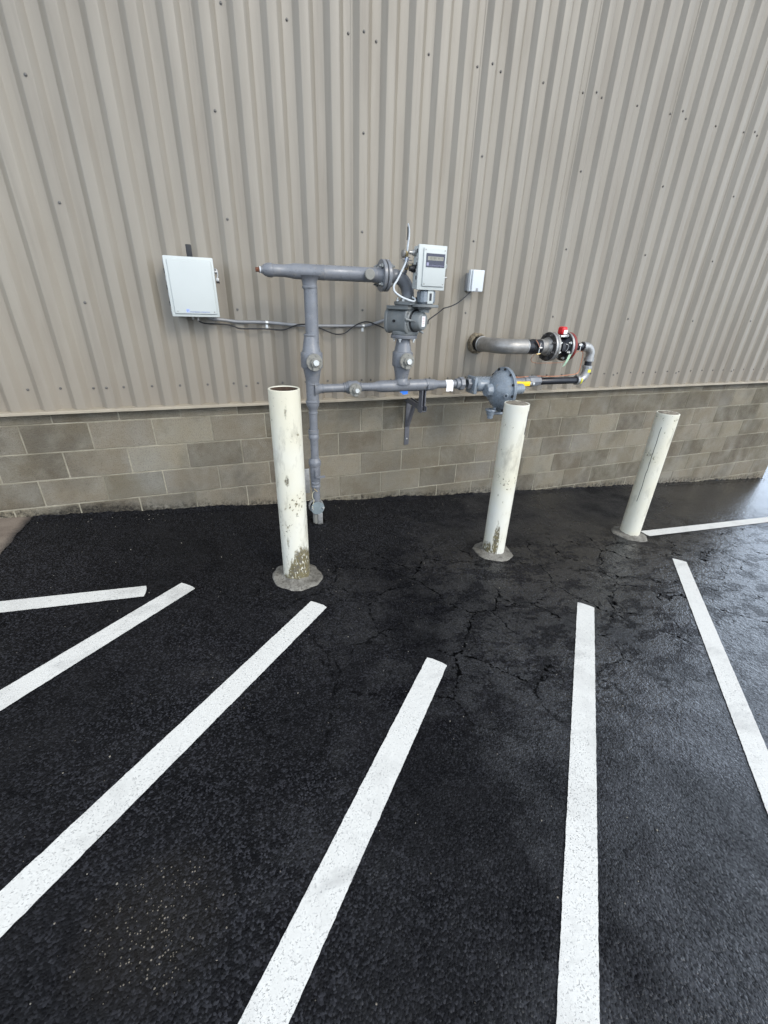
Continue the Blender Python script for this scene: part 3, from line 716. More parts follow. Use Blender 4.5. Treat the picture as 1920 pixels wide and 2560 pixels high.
# paper tag wrapped round the pipe, blue tape below the tee
bm = bmesh.new(); cols = []
for i in range(9):
    x = .373 + .062 * i / 8; row = []
    for k in range(13):
        a = PI * .62 - PI * 1.12 * k / 12
        r = .033 + .0012 * noise.noise(V((x * 60, k * .7, 0)))
        row.append(bm.verts.new((x, Y0 - math.cos(a - PI * .5 + .55) * r, bz + math.sin(a - PI * .5 + .55) * -r * -1)))
    zlow = 1.094 + .006 * noise.noise(V((x * 40, 2, 2)))
    row.append(bm.verts.new((x, Y0 - .035 + .004 * noise.noise(V((x * 50, 0, 0))), zlow)))
    cols.append(row)
bm.free()
bm = bmesh.new(); cols = []
for i in range(9):
    x = .373 + .062 * i / 8; row = []
    for k in range(12):
        a = math.radians(110 - 110 * k / 11)          # from above/behind over the top to the front
        rr = .0325 + .0012 * noise.noise(V((x * 60, k * .7, 0)))
        row.append(bm.verts.new((x, Y0 - math.cos(a) * rr, bz + math.sin(a) * rr)))
    for k in range(1, 4):
        row.append(bm.verts.new((x + .004 * noise.noise(V((x * 30, k, 0))), Y0 - .0335 - .003 * noise.noise(V((x * 45, k, 4))), bz - .017 * k + .004 * noise.noise(V((x * 50, k, 1))))))
    cols.append(row)
for A, C in zip(cols, cols[1:]):
    for k in range(len(A) - 1): bm.faces.new((A[k], A[k + 1], C[k + 1], C[k]))
tag(finish(bm, 'paper_tag', LABEL, None, 60), 'white paper tag wrapped round the grey pipe beside the union nut', 'tag')
bm = bmesh.new(); cols = []
for i in range(12):
    x = -.02 + .072 * i / 11; row = []
    for k in range(5): row.append(bm.verts.new((x + .004 * k * math.sin(i), Y0 - .022 + .005 * noise.noise(V((x * 60, k, 3))), bz - .034 - .0075 * k * (1 - .5 * abs(i - 6) / 6) + .003 * noise.noise(V((x * 70, k, 0))))))
    cols.append(row)
for A, C in zip(cols, cols[1:]):
    for k in range(4): bm.faces.new((A[k], A[k + 1], C[k + 1], C[k]))
tag(finish(bm, 'blue_tape', BLUE, None, 60), 'scrap of blue tape hanging under the lower grey pipe', 'tape')

# riser foot: insulated cover, bolts, bracket leg, plate and wire
ft = lathe('riser_foot_cover', [(0, 0), (0, .052), (.003, .055), (.012, .055), (.014, .053), (.014, 0)], (xr - .004, Y0 - .034, .203), (0, -1, 0), simple('cover_grey', srgb(118, 128, 130), .5), G, 28)
for dx_ in (-.043, .044): bolt('cbolt', 'bolt', (xr - .004 + dx_, Y0 - .049, .203), (0, -1, 0), .010, .010, ZINC, ft)
lathe('back_ring', [(0, .048), (0, .060), (.012, .062), (.02, .06), (.02, .048)], (xr - .012, Y0 - .004, .215), (0, -1, 0), GALV, ft, 28)
lathe('ground_sleeve', [(-.1, .033), (.0, .035), (.118, .035), (.122, .031)], (xr - .003, Y0, zg), (0, 0, 1), GREYV, G, 10)
box('bracket_leg', (xr - .004, Y0 - .047, zg - .02), (xr + .034, Y0 - .043, .158), GALV, ft, .001)
box('bonding_plate', (-.792, -.12, .20), (-.700, -.112, .425), GALV, G, .002)
tube('bonding_wire', [(xr - .022, Y0 - .034, .352), (xr - .036, Y0 - .03, .335), (xr - .040, Y0 - .034, .30), (xr - .032, Y0 - .04, .268), (xr - .044, Y0 - .045, .235), (xr - .046, Y0 - .05, .21)], .0022, WIRE, G, 8)
tube('wire_clip', [(xr - .026, Y0 - .033, .372), (xr - .012, Y0 - .036, .358), (xr + .0, Y0 - .037, .346)], .003, BRASS, G, 8)
# ragged sealer rim round the hole
rim = lathe('sealer_rim', [(-.03, .052), (.006, .056), (.013, .066), (.010, .082), (.002, .10), (-.004, .105)], (xr - .003, Y0, zg), (.07515, 0, 1), ASPHALT, G, 40, wob=lambda a, s: 1 + .10 * noise.noise(V((math.cos(a) * 2.2, math.sin(a) * 2.2, 1))))

# ------------------------------------------------------------------ strut bracket under the pipe
K = thing('pipe_support_bracket', 'dark grey channel strut bracket holding up the lower grey pipe from the block wall', 'bracket', (.24, -.004, .53))
def channel(name, a, b, wdt, dep, open_dir, mat, parent, th=.0035):
    """C channel with lips swept from a to b, open towards open_dir"""
    a, b = V(a), V(b); d = (b - a).normalized(); od = V(open_dir); od = (od - d * od.dot(d)).normalized(); s = d.cross(od)
    w, h = wdt / 2, dep; l = .009
    pr = [(-w + l, h), (-w, h), (-w, 0), (w, 0), (w, h), (w - l, h), (w - l, h - th), (w - th, h - th), (w - th, th), (-w + th, th), (-w + th, h - th), (-w + l, h - th)]
    bm = bmesh.new(); A = [bm.verts.new(a + s * p + od * q) for p, q in pr]; C = [bm.verts.new(b + s * p + od * q) for p, q in pr]
    n = len(pr)
    for i in range(n): bm.faces.new((A[i], A[(i + 1) % n], C[(i + 1) % n], C[i]))
    for E in (A, C):
        for q in ((0, 1, 2, 9, 10, 11), (2, 3, 8, 9), (3, 4, 5, 6, 7, 8)):
            try: bm.faces.new([E[i] for i in q])
            except ValueError: pass
    return finish(bm, name, mat, parent, 25)
channel('support_post', (.178, Y0 + .02, .925), (.178, Y0 + .02, 1.105), .041, .041, (.25, -1, 0), STRUT, K)
channel('support_arm', (.222, -.006, .935), (.190, Y0 - .035, .935), .041, .041, (0, 0, 1), STRUT, K)
bk = box('wall_plate', (.219, -.009, .53), (.262, -.003, .955), STRUT, K, .001)
bm = bmesh.new(); tube_bm(bm, [(.240, -.008, .70), (.240, -.03, .745), (.232, -.13, .90), (.230, -.15, .925)], .021, 4, True, .3); finish(bm, 'brace', STRUT, K, 20)
for z in (.73, .588): bolt('wbolt', 'bolt', (.240, -.009, z), (0, -1, 0), .0075, .006, ZINC, bk)

# ------------------------------------------------------------------ rotary meter
AX = V((.5, -.866, 0)); ctr = V((.004, Y0, 1.595))
MT = thing('rotary_gas_meter', 'dark grey rotary gas meter bolted between two pipe flanges below the display box', 'gas meter', (ctr.x, ctr.y, 1.503))
sd_ = V((.866, .5, 0))
def stadium(bm, s0, s1, wd, ht, ins=0.0, seg=10, zoff=0):
    rings = []
    for s, k in ((s0, ins), (s0 + ins, 0), (s1 - ins, 0), (s1, ins)):
        ring = []; cr_ = .052; r = cr_ - k; hw = wd / 2 - cr_; hh = ht / 2 - cr_
        for i in range(seg * 2 + 2):
            a = -PI / 2 + PI * (i % (seg + 1)) / seg + (PI if i > seg else 0); cx = hw if i <= seg else -hw; cz = hh * (1 if math.sin(a) > 1e-6 else -1) if abs(math.sin(a)) > 1e-6 else 0
            ring.append(bm.verts.new(ctr + AX * s + sd_ * (cx + r * math.cos(a)) + V((0, 0, zoff + cz + r * math.sin(a)))))
        rings.append(ring)
    n = len(rings[0])
    for A, C in zip(rings, rings[1:]):
        for i in range(n): bm.faces.new((A[i], A[(i + 1) % n], C[(i + 1) % n], C[i]))
    bm.faces.new(rings[0][::-1]); bm.faces.new(rings[-1])
bm = bmesh.new(); stadium(bm, -.105, .055, .185, .160, .006); body = finish(bm, 'meter_body', GREYD, MT, 35)
for s0, s1 in ((-.125, -.098), (.050, .075)):
    bm = bmesh.new(); stadium(bm, s0, s1, .198, .170, .006); finish(bm, 'end_plate', GREYD, MT, 35)
rotm = Matrix.Translation(ctr) @ Matrix(((sd_.x, AX.x, 0, 0), (sd_.y, AX.y, 0, 0), (0, 0, 1, 0), (0, 0, 0, 1)))
box('top_pad', (-.098, -.098, .078), (.098, .085, .0955), GREYD, MT, .004, rot=rotm)
lathe('bottom_pad', [(-.090, 0), (-.090, .094), (-.087, .096), (-.070, .096), (-.066, .090), (-.06, .06)], (ctr.x, ctr.y, ctr.z), (0, 0, 1), GREYD, MT, 32)
lathe('gasket', [(-.0935, .085), (-.0935, .090), (-.0895, .090), (-.0895, .08)], (ctr.x, ctr.y, ctr.z), (0, 0, 1), BLACK, MT, 32)
lathe('gasket', [(.0955, .08), (.0955, .09), (.1045, .09), (.1045, .08)], (mx, Y0, ctr.z), (0, 0, 1), BLACK, MT, 32)
ic = ctr + V((0, 0, .004))
cv = lathe('index_cover', [(.07, .085), (.078, .086), (.084, .080), (.086, .070), (.088, .066), (.118, .064), (.150, .058), (.156, .054), (.158, .050), (.159, 0)], ic, AX, GREYD, MT, 32)
lathe('cover_ring', [(.084, .068), (.088, .0755), (.094, .0755), (.096, .067)], ic, AX, BLACK, cv, 32)
for k in range(8):
    a = 2 * PI * k / 8 + .2; q = sd_ * math.cos(a) + V((0, 0, 1)) * math.sin(a)
    bolt('mbolt', 'bolt', ic + AX * .076 + q * .078 * (1.12 if abs(math.cos(a)) > .5 else 1.0), AX, .0065, .007, GREYD, body)
for sgn in (1, -1):                       # stiffening ribs on the end plate
    bm = bmesh.new(); tube_bm(bm, [ic + AX * .076 - sd_ * .105 + V((0, 0, .012)), ic + AX * .10 - sd_ * .070 + V((0, 0, .004)), ic + AX * .135 - sd_ * .062], lambda t: .010 - .005 * t, 8); 
    if sgn == 1: finish(bm, 'cast_rib', GREYD, cv, 40)
    else: bm.free()
# sticker on the index face, tilted with the meter
sm = bmesh.new(); box_bm(sm, (-.021, .1592, -.034), (.019, .1602, .034), 0, 1, rotm @ Matrix.Translation((0, 0, .004))); lb = finish(sm, 'sticker', LABEL, cv, 30)
for i in range(4):
    sm = bmesh.new(); box_bm(sm, (-.013, .1603, .020 - .011 * i), (.010, .1607, .023 - .011 * i), 0, 1, rotm @ Matrix.Translation((0, 0, .004))); finish(sm, 'printed_line', REDINK, lb, 30)
lathe('plug', [(0, 0), (0, .009), (.012, .009), (.012, 0)], ctr + AX * (-.03) - sd_ * .0925 + V((0, 0, .0)), -sd_, BLACK, body, 8)
lathe('drain_cock', [(0, 0), (0, .008), (.03, .007), (.034, .004), (.034, 0)], ic + AX * .13 + V((0, 0, -.06)), (.6, -.5, -.45), GREYD, cv, 10)

# ------------------------------------------------------------------ volume corrector on top of the meter index
CX, CY = .100, -.515
C_ = thing('volume_corrector', 'white electronic display box with small dark screen mounted above the gas meter', 'display box', (CX, CY, 1.66))
lathe('neck', [(1.655, .036), (1.672, .036), (1.676, .046), (1.690, .048)], (CX - .006, CY, 0), (0, 0, 1), GREYD, C_, 20)
lathe('mount_disc', [(1.688, 0), (1.688, .088), (1.691, .092), (1.703, .092), (1.706, .089), (1.706, 0)], (CX, CY, 0), (0, 0, 1), GREYD, C_, 36)
pst = box('post', (CX - .054, CY - .05, 1.7065), (CX + .054, CY + .05, 1.800), GREYR, C_, .016, 1)
wf = box('window_frame', (CX - .012, CY - .0535, 1.712), (CX + .030, CY - .0495, 1.798), WHITE, pst, .001)
box('window', (CX + .001, CY - .0545, 1.730), (CX + .018, CY - .0530, 1.775), BLACKP, wf, 0)
bx = box('enclosure', (.001, -.560, 1.799), (.197, -.492, 2.048), WHITE, C_, .006, 2)
lid = box('lid', (-.003, -.582, 1.794), (.201, -.5605, 2.053), WHITE, C_, .005, 2)
rp = box('raised_panel', (.030, -.592, 1.816), (.192, -.581, 2.036), WHITE, lid, .005, 2)
sc_ = box('screen', (.047, -.5935, 1.926), (.184, -.5915, 2.005), NAVY, lid, .0006, 1)
ld = box('lcd', (.058, -.5945, 1.966), (.172, -.5936, 1.988), LCD, sc_, 0)
random.seed(3)
for i in range(11):                       # worn, unreadable segments
    x = .076 + .0083 * i
    if i in (6,): continue
    bm = bmesh.new(); box_bm(bm, (x, -.5949, 1.971), (x + .0016, -.5946, 1.984)); box_bm(bm, (x + .0022, -.5949, random.choice((1.9712, 1.9770, 1.9825))), (x + .0052, -.5946, 1.9840)); finish(bm, 'segment', LCDINK, ld)
lg = box('logo_square', (.052, -.5940, 1.935), (.068, -.5936, 1.953), PALETXT, sc_, 0)
text('printed_name', 'EAGLE RESEARCH CORPORATION', .0085, (.071, -.5938, 1.934), PALETXT, sc_, width=.106)
for x, z in ((.043, 2.024), (.181, 2.024), (.043, 1.829), (.181, 1.829)): lathe('panel_screw', [(0, .0045), (.0015, .004), (.0015, 0)], (x, -.592, z), (0, -1, 0), GALVB, lid, 10)
for i in range(6): box('hinge_knuckle', (-.0085, -.565, 1.815 + .038 * i), (-.0025, -.5595, 1.838 + .038 * i), BLACK if i % 2 else GALV, lid, .001)
lathe('latch', [(0, .008), (.022, .007), (.026, .004), (.026, 0)], (.200, -.555, 1.868), (1, -.25, .3), GALV, lid, 10)
tube('hasp', [(.200, -.56, 1.955), (.212, -.565, 1.950), (.214, -.565, 1.935), (.206, -.563, 1.925)], .003, WHITE, lid, 8)
# gland fittings on the left side
lathe('cable_gland', [(0, .018), (.02, .018), (.022, .016), (.026, .012), (.05, .0115), (.05, 0)], (.001, -.525, 2.008), (-1, 0, 0), GALV, C_, 12)
lathe('cable_gland', [(0, .024), (.02, .024), (.023, .019), (.04, .016), (.042, 0)], (.001, -.525, 1.918), (-1, 0, 0), BLACK, C_, 14)

# pressure gauge tree beside it: brass valves, coiled tube, blue tape, white tail
T_ = thing('instrument_tubing', 'brass needle valves and thin coiled tube between the elbow and display box', 'tubing', (-.03, -.44, 1.89))
YT = -.445
cyl('nipple', (-.028, Y0 - .01, 1.875), (-.028, YT, 1.915), .010, GREY, T_)
lathe('needle_valve', [(0, .008), (.006, .014), (.03, .016), (.034, .011), (.045, .010), (.048, 0)], (-.028, YT, 1.912), (0, 0, 1), BRASS, T_, 10)
lathe('valve_handle', [(0, .006), (.02, .006), (.021, .020), (.032, .021), (.034, .017), (.034, 0)], (-.012, YT, 1.940), (-.9, -.3, 0), GALVB, T_, 12)
cyl('blue_wrap', (-.028, YT, 1.962), (-.028, YT, 1.984), .012, BLUE, T_)
lathe('needle_valve', [(0, .007), (.01, .013), (.034, .013), (.036, .008), (.044, 0)], (-.030, YT, 1.985), (0, 0, 1), BRASS, T_, 10)
lathe('valve_handle', [(0, .006), (.016, .006), (.017, .022), (.028, .022), (.03, .018), (.03, 0)], (-.034, YT, 2.006), (-1, -.2, .05), GALVB, T_, 12)
coil = []
for i in range(40):
    t = i / 39; a = t * 4 * PI; coil.append((-.040 + .036 * math.cos(a) + .03 * t, YT + .02 * math.sin(a), 1.985 - .03 * t + .006 * math.sin(a)))
tube('coiled_tube', coil + [(.010, YT, 1.945), (.028, -.47, 1.935)], .0022, GALVB, T_, 8, 3)
tube('elbow_fitting', [(-.006, YT, 1.940), (.012, YT - .01, 1.940), (.020, YT - .02, 1.932), (.026, -.48, 1.920)], .007, BRASS, T_, 10)
tag(tube('white_plastic_tail', [(-.028, YT, 2.010), (-.024, YT, 2.06), (-.019, YT, 2.11), (-.022, YT, 2.15), (-.031, YT, 2.176)], lambda t: .0105 - .003 * t, WHITEP, None, 10, flat=.6), 'white plastic strip sticking up beside the display box', 'strip')
bm = bmesh.new(); tube_bm(bm, [(-.0335, YT - .003, 2.085), (-.0305, YT - .003, 2.125), (-.0325, YT - .003, 2.158)], .0035, 6); o = finish(bm, 'black_edge', BLACK); o.parent = bpy.data.objects['white_plastic_tail']
tag(tube('white_tube', [(-.030, YT - .01, 1.985), (-.050, YT - .03, 1.945), (-.100, YT - .035, 1.855), (-.128, YT - .04, 1.815), (-.124, YT - .045, 1.780), (-.085, YT - .06, 1.750), (-.035, YT - .07, 1.732), (.010, YT - .065, 1.724), (.030, YT - .05, 1.735), (.020, YT - .02, 1.75)], .0068, WHITEP, None, 10), 'white flexible tube looping down over the grey elbow to the meter top', 'tube')
tag(tube('black_hose', [(.025, YT - .04, 1.728), (.05, YT - .03, 1.742), (.085, YT - .02, 1.762), (.1, -.43, 1.80)], .010, BLACK, None, 12), 'short black hose between the meter top and display box post', 'hose')

# ------------------------------------------------------------------ regulator
RX, RY, RZ = .858, -.50, 1.097
RG = thing('gas_regulator', 'grey round diaphragm gas regulator with bolted rim behind the middle bollard', 'regulator', (RX, RY, .86))
dm = lathe('diaphragm_case', [(-.120, 0), (-.118, .050), (-.108, .078), (-.092, .102), (-.068, .126), (-.042, .144), (-.024, .152), (-.016, .157), (-.0125, .162), (-.012, .178), (-.010, .180), (-.001, .180), (0, .177), (.002, .177), (.003, .180), (.011, .180), (.013, .178), (.015, .150), (.045, .115), (.06, .07), (.06, .045)],
           (RX, RY, RZ), (1, 0, 0), GREYR, RG, 48, ang=32)
lathe('spring_housing', [(.05, .046), (.055, .044), (.19, .042), (.196, .039), (.198, 0)], (RX, RY, RZ + .003), (1, 0, 0), GREYR, RG, 32)
for k in range(12):
    a = 2 * PI * k / 12 + .13; bolt('rbolt', 'bolt', V((RX - .0125, RY + .167 * math.cos(a), RZ + .167 * math.sin(a))), (-1, 0, 0), .0105, .010, BLACK, dm)
lathe('centre_boss', [(-.105, .060), (-.12, .054), (-.158, .050), (-.164, .044), (-.165, 0)], (RX, RY, RZ + .002), (1, 0, 0), GREYR, dm, 10, ang=20)
vp = V((RX - .035, RY - .105, RZ - .02)); vd = V((-.55, -.80, .02)).normalized()
lathe('vent_port', [(0, .020), (.055, .0185), (.057, .016), (.057, .011), (.03, .011), (.03, 0)], vp, vd, GREYR, dm, 20)
for k, (ang_, sg) in enumerate(((-.55, 1), (-1.25, 1))):
    pts = []
    for i in range(9):
        t = i / 8; rad = .062 + .088 * t; s = -.094 + .072 * t ** 1.8; a = -PI / 2 + ang_ * (.3 + .5 * t)
        pts.append((RX + s - .003, RY + rad * math.sin(a) * .6 - rad * .3, RZ - rad * math.cos(a * .5)))
lathe('valve_body', [(0, 0), (.004, .042), (.014, .050), (.03, .053), (.12, .050), (.2, .05)], (.632, -.435, 1.132), (1, 0, -.02), GREYR, RG, 24)
fl = box('inlet_flange', (.612, Y0 - .066, 1.062), (.640, Y0 + .066, 1.196), GREYR, RG, .006, 2)
for dy in (-.05, .05):
    for dz in (-.05, .05): bolt('ibolt', 'bolt', (.612, Y0 + dy, 1.129 + dz), (-1, 0, 0), .009, .008, GREYD, fl)
box('body_casting', (.640, Y0 - .035, 1.088), (.86, Y0 + .06, 1.188), GREYR, RG, .02, 3)
cyl('outlet_nipple', (.84, Y0, bz), (1.16, Y0, bz), .0302, GREY, RG)
pl = lathe('pilot_valve', [(.944, 0), (.944, .044), (.938, .047), (.930, .047), (.926, .036), (.900, .033), (.896, .026), (.868, .024), (.864, .020), (.864, 0)], (.776, RY, 0), (0, 0, 1), GREYR, RG, 14)
cyl('pilot_pipe', (.79, RY, .908), (.905, RY - .005, .903), .013, GREYR, pl, 10)
cyl('pilot_pipe', (.80, RY, .935), (.84, RY, .975), .012, GREYR, pl, 10)
lathe('relief_vent', [(0, .0), (0, .014), (.03, .016), (.034, .02), (.05, .02), (.052, 0)], (.965, RY - .02, .962), (.3, 0, .9), GREYR, RG, 12)
cyl('small_fitting', (1.03, -.42, 1.02), (1.03, -.42, 1.055), .011, BRASS, RG, 8)

# outlet ball valve with yellow lever
OV = thing('outlet_ball_valve', 'grey ball valve with yellow lever handle next to the regulator', 'valve', (1.18, Y0, bz - .05))
vb_ = lathe('valve_body', [(0, .030), (0, .037), (.004, .039), (.04, .038), (.045, .043), (.07, .046), (.11, .046), (.135, .042), (.14, .038), (.165, .038), (.168, .034), (.168, .030)], (1.135, Y0, bz), (1, 0, 0), GREY, OV, 8, ang=25)
lathe('stem_nut', [(0, .016), (.020, .015), (.022, .012), (.034, .011), (.034, 0)], (1.185, Y0 - .044, bz - .006), (0, -1, 0), ZINC, OV, 6)
bm = bmesh.new(); box_bm(bm, (1.005, Y0 - .078, bz - .026), (1.15, Y0 - .060, bz + .012), .006, 2); box_bm(bm, (.965, Y0 - .072, bz + .002), (1.06, Y0 - .064, bz + .014), .003, 1)
lv = finish(bm, 'lever_handle', YEL, OV)
box('lever_arm', (1.148, Y0 - .071, bz - .017), (1.20, Y0 - .067, bz + .006), GALV, lv, .001)
tag(tube('red_tag', [(1.005, Y0 - .055, bz - .035), (1.012, Y0 - .05, bz - .06), (1.018, Y0 - .05, bz - .095)], .0035, RED, None, 6), 'thin red strip hanging below the yellow lever', 'tag')

# ------------------------------------------------------------------ unpainted downstream pipe into the wall
D = thing('house_line_pipe', 'unpainted black and galvanized gas pipe bending up and back into the metal wall', 'gas pipe', (1.3, Y0, .95))
bp = lathe('black_pipe', [(0, .0285), (.004, .0302), (.425, .0302), (.43, .0285)], (1.296, Y0, bz - .003), (1, 0, 0), BLACKP, D, 24)
ex, r2_ = 1.802, .072
path = [(1.705, Y0, bz - .003)] + arc((ex - r2_, Y0, bz - .003 + r2_), (0, 0, -r2_), (r2_, 0, 0), 10) + [(ex, Y0, 1.262)]
e1 = tube('street_elbow', path, .0365, GALV, D, 22, smooth=False)
lathe('elbow_band', [(0, .036), (.002, .0415), (.024, .0415), (.026, .036)], (1.703, Y0, bz - .003), (1, 0, 0), GALV, e1)
lathe('elbow_band', [(0, .036), (.002, .0415), (.024, .0415), (.026, .036)], (ex, Y0, 1.238), (0, 0, 1), GALV, e1)
cyl('black_nipple', (ex, Y0, 1.25), (ex, Y0, 1.32), .0302, BLACKP, D)
hz2 = 1.420
path = [(ex, Y0, 1.300)] + arc((ex - r2_, Y0, hz2 - r2_), (r2_, 0, 0), (0, 0, r2_), 10) + [(1.700, Y0, hz2)]
e2 = tube('street_elbow', path, .0365, GALV, D, 22, smooth=False)
lathe('elbow_band', [(0, .036), (.002, .0415), (.030, .0415), (.032, .036)], (ex, Y0, 1.298), (0, 0, 1), GALV, e2)
lathe('elbow_band', [(0, .036), (.002, .0415), (.022, .0415), (.024, .036)], (1.694, Y0, hz2), (1, 0, 0), GALV, e2)
def yellow_mark(name, c, d, r, a0, a1, wd):
    bm = bmesh.new(); x, y, z = frame(d); rows = []
    for i in range(9):
        a = a0 + (a1 - a0) * i / 8; q = x * math.cos(a) + y * math.sin(a)
        rows.append((bm.verts.new(V(c) + q * r), bm.verts.new(V(c) + q * r + z * wd)))
    for A, C in zip(rows, rows[1:]): bm.faces.new((A[0], A[1], C[1], C[0]))
    return finish(bm, name, YELT, e1, 60)
# yellow tape marks on the elbows, on the side towards the lot
xx, yy, zz = frame((0, 0, 1)); aa = math.atan2(V((.2, -1, 0)).dot(yy), V((.2, -1, 0)).dot(xx)); yellow_mark('yellow_tape', (ex, Y0, 1.205), (0, 0, 1), .0385, aa - .6, aa + .6, .026)
xx, yy, zz = frame((1, 0, 0)); aa = math.atan2(V((0, -1, -.2)).dot(yy), V((0, -1, -.2)).dot(xx)); yellow_mark('yellow_tape', (1.735, Y0 + .0, bz - .001), (1, 0, 0), .0400, aa - .7, aa + .7, .014)
cyl('black_nipple', (1.535, Y0, hz2), (1.700, Y0, hz2), .0302, BLACKP, D)
# 4 in run
st = lathe('pipe_stub', [(0, .055), (.003, .060), (.055, .060), (.060, .066), (.075, .07), (.09, .085)], (1.232, Y0, hz2), (1, 0, 0), GALVB, D, 32)
def bigflange(x, th, mat, label=None):
    f = lathe('flange', [(0, 0), (0, .111), (.003, .114), (th - .003, .114), (th, .111), (th, 0)], (x, Y0, hz2), (1, 0, 0), mat, D, 40)
    return f
F1 = bigflange(1.312, .024, IRON); 
lathe('rim_band', [(.006, .1142), (.008, .1150), (.022, .1150), (.024, .1142)], (1.312, Y0, hz2), (1, 0, 0), GALV, F1, 40)
F2 = bigflange(1.341, .024, GALVB)
lathe('check_valve_body', [(0, .090), (.02, .070), (.03, .066), (.09, .066), (.10, .075), (.118, .09)], (1.365, Y0, hz2), (1, 0, 0), BLACKP, D, 24)
box('cast_boss', (1.405, Y0 - .085, hz2 - .03), (1.46, Y0 - .055, hz2 + .035), BLACKP, D, .006, 2)
tube('cast_bracket', [(1.425, Y0 - .088, hz2 + .028), (1.45, Y0 - .094, hz2 + .02), (1.452, Y0 - .094, hz2 - .01), (1.440, Y0 - .09, hz2 - .03)], .003, GALV, D, 8)
F3 = bigflange(1.482, .024, IRON)
lathe('rim_band', [(.006, .1142), (.008, .1150), (.022, .1150), (.024, .1142)], (1.482, Y0, hz2), (1, 0, 0), GALV, F3, 40)
F4 = bigflange(1.511, .026, REDF)
lathe('red_hub', [(0, .06), (.01, .052), (.03, .045), (.033, .03)], (1.536, Y0, hz2), (1, 0, 0), REDF, F4, 24)
for k in range(8):
    a = PI / 8 + PI / 4 * k; q = V((0, math.cos(a), math.sin(a))) * .0953
    bolt('zbolt', 'bolt', V((1.312, Y0, hz2)) + q, (-1, 0, 0), .0135, .012, ZINC if k % 3 else IRON, F1, .012)
    bolt('zbolt2', 'bolt', V((1.365, Y0, hz2)) + q, (1, 0, 0), .0135, .012, ZINC, F2, .010)
    bolt('zbolt3', 'bolt', V((1.482, Y0, hz2)) + q, (-1, 0, 0), .0135, .012, ZINC, F3, .014)
rb = box('red_cap_box', (1.408, Y0 - .04, 1.514), (1.466, Y0 + .025, 1.578), RED, D, .022, 4)
box('white_label', (1.424, Y0 - .0415, 1.520), (1.462, Y0 - .0402, 1.553), LABEL, rb, .0005)
box('cap_base', (1.400, Y0 - .045, 1.497), (1.475, Y0 + .035, 1.513), ZINC, rb, .003)
cpb = lathe('black_coupling', [(0, .054), (.002, .0575), (.14, .0575), (.142, .054)], (1.094, Y0, hz2), (1, 0, 0), BLACKP, D, 32)
path = [(.852, -.012, hz2 - .004), (.852, -.06, hz2 - .004)]
cyl('wall_sleeve', (.852, -.004, hz2 - .004), (.852, -.125, hz2 - .004), .0572, BLACK, D, 28)
R4 = .150
path = [(.852, -.112, hz2 - .004), (.852, -.14, hz2 - .003), (.852, Y0 + R4 + .02, hz2 - .002)] + [V(q) for q in arc((.852 + R4, Y0 + R4, hz2), (-R4, 0, 0), (0, -R4, 0), 14)] + [(1.098, Y0, hz2)]
pe = tube('galvanized_bend', path, .0585, GALVB, D, 30, smooth=False)
lathe('bend_ring', [(0, .058), (.003, .063), (.012, .0635), (.016, .059)], (.852, -.110, hz2 - .004), (0, -1, 0), GALV, pe, 30)
lathe('bend_ring', [(0, .058), (.002, .0605), (.007, .0605), (.009, .058)], (.852, -.150, hz2 - .004), (0, -1, 0), GALVB, pe, 30)
lathe('bend_ring', [(0, .058), (.002, .0610), (.010, .0610), (.013, .058)], (1.084, Y0, hz2), (1, 0, 0), GALV, pe, 30)
lathe('sealant_ring', [(-.03, .058), (.004, .060), (.008, .070), (.004, .080), (-.03, .088)], (.852, -.058, hz2 - .004), (0, -1, 0), FOAM, D, 40, wob=lambda a, s: 1 + .13 * noise.noise(V((math.cos(a) * 3, math.sin(a) * 3, s * 40))))
# ground clamp, straps
cl = tube('clamp_strap', [(1.150, Y0 - .05, hz2 + .055), (1.165, Y0 - .066, hz2 + .03), (1.185, Y0 - .068, hz2 - .005)], .010, COPPER, cpb, 8, flat=.25)
lathe('clamp_strap', [(0, .0577), (.0, .0595), (.022, .0595), (.022, .0577)], (1.150, Y0, hz2), (1, 0, 0), BLACK, cpb, 30)
cyl('clamp_bolt', (1.188, Y0 - .070, hz2 + .035), (1.180, Y0 - .068, hz2 - .055), .0035, ZINC, cpb, 8)
cyl('clamp_bolt', (1.160, Y0 - .071, hz2 - .052), (1.198, Y0 - .071, hz2 - .048), .0055, BRASS, cpb, 8)
cyl('clamp_bolt', (1.176, Y0 - .073, hz2 - .004), (1.202, Y0 - .073, hz2 - .002), .0075, ZINC, cpb, 6)
cyl('clamp_bolt', (1.642, Y0 - .036, hz2 + .03), (1.640, Y0 - .036, hz2 - .03), .004, ZINC, D, 8)
box('clamp_lug', (1.618, Y0 - .042, hz2 + .008), (1.652, Y0 - .028, hz2 + .026), ZINC, D, .003)
tag(tube('copper_ground_wire', [(.98, Y0 + .02, 1.178), (1.09, Y0, 1.177), (1.25, Y0 + .005, 1.181), (1.45, Y0, 1.176), (1.62, Y0, 1.184), (1.70, Y0, 1.194), (1.722, Y0, 1.225), (1.723, Y0, 1.30), (1.722, Y0, 1.352), (1.700, Y0 - .01, 1.378), (1.650, Y0 - .03, 1.388)], .0034, COPPER, None, 8), 'thin copper wire running above the black pipe and up to the flanged valve', 'wire')
tag(tube('copper_loop_wire', [(1.165, Y0 - .05, 1.365), (1.158, Y0 - .02, 1.330), (1.188, Y0, 1.300), (1.26, Y0 + .02, 1.287), (1.342, Y0 + .02, 1.286), (1.45, Y0 + .01, 1.287), (1.52, Y0, 1.294), (1.556, Y0 - .02, 1.318), (1.60, Y0 - .03, 1.37), (1.635, Y0 - .035, 1.388)], .0022, COPPER, None, 8), 'slack copper wire looping under the bolted flanges', 'wire')
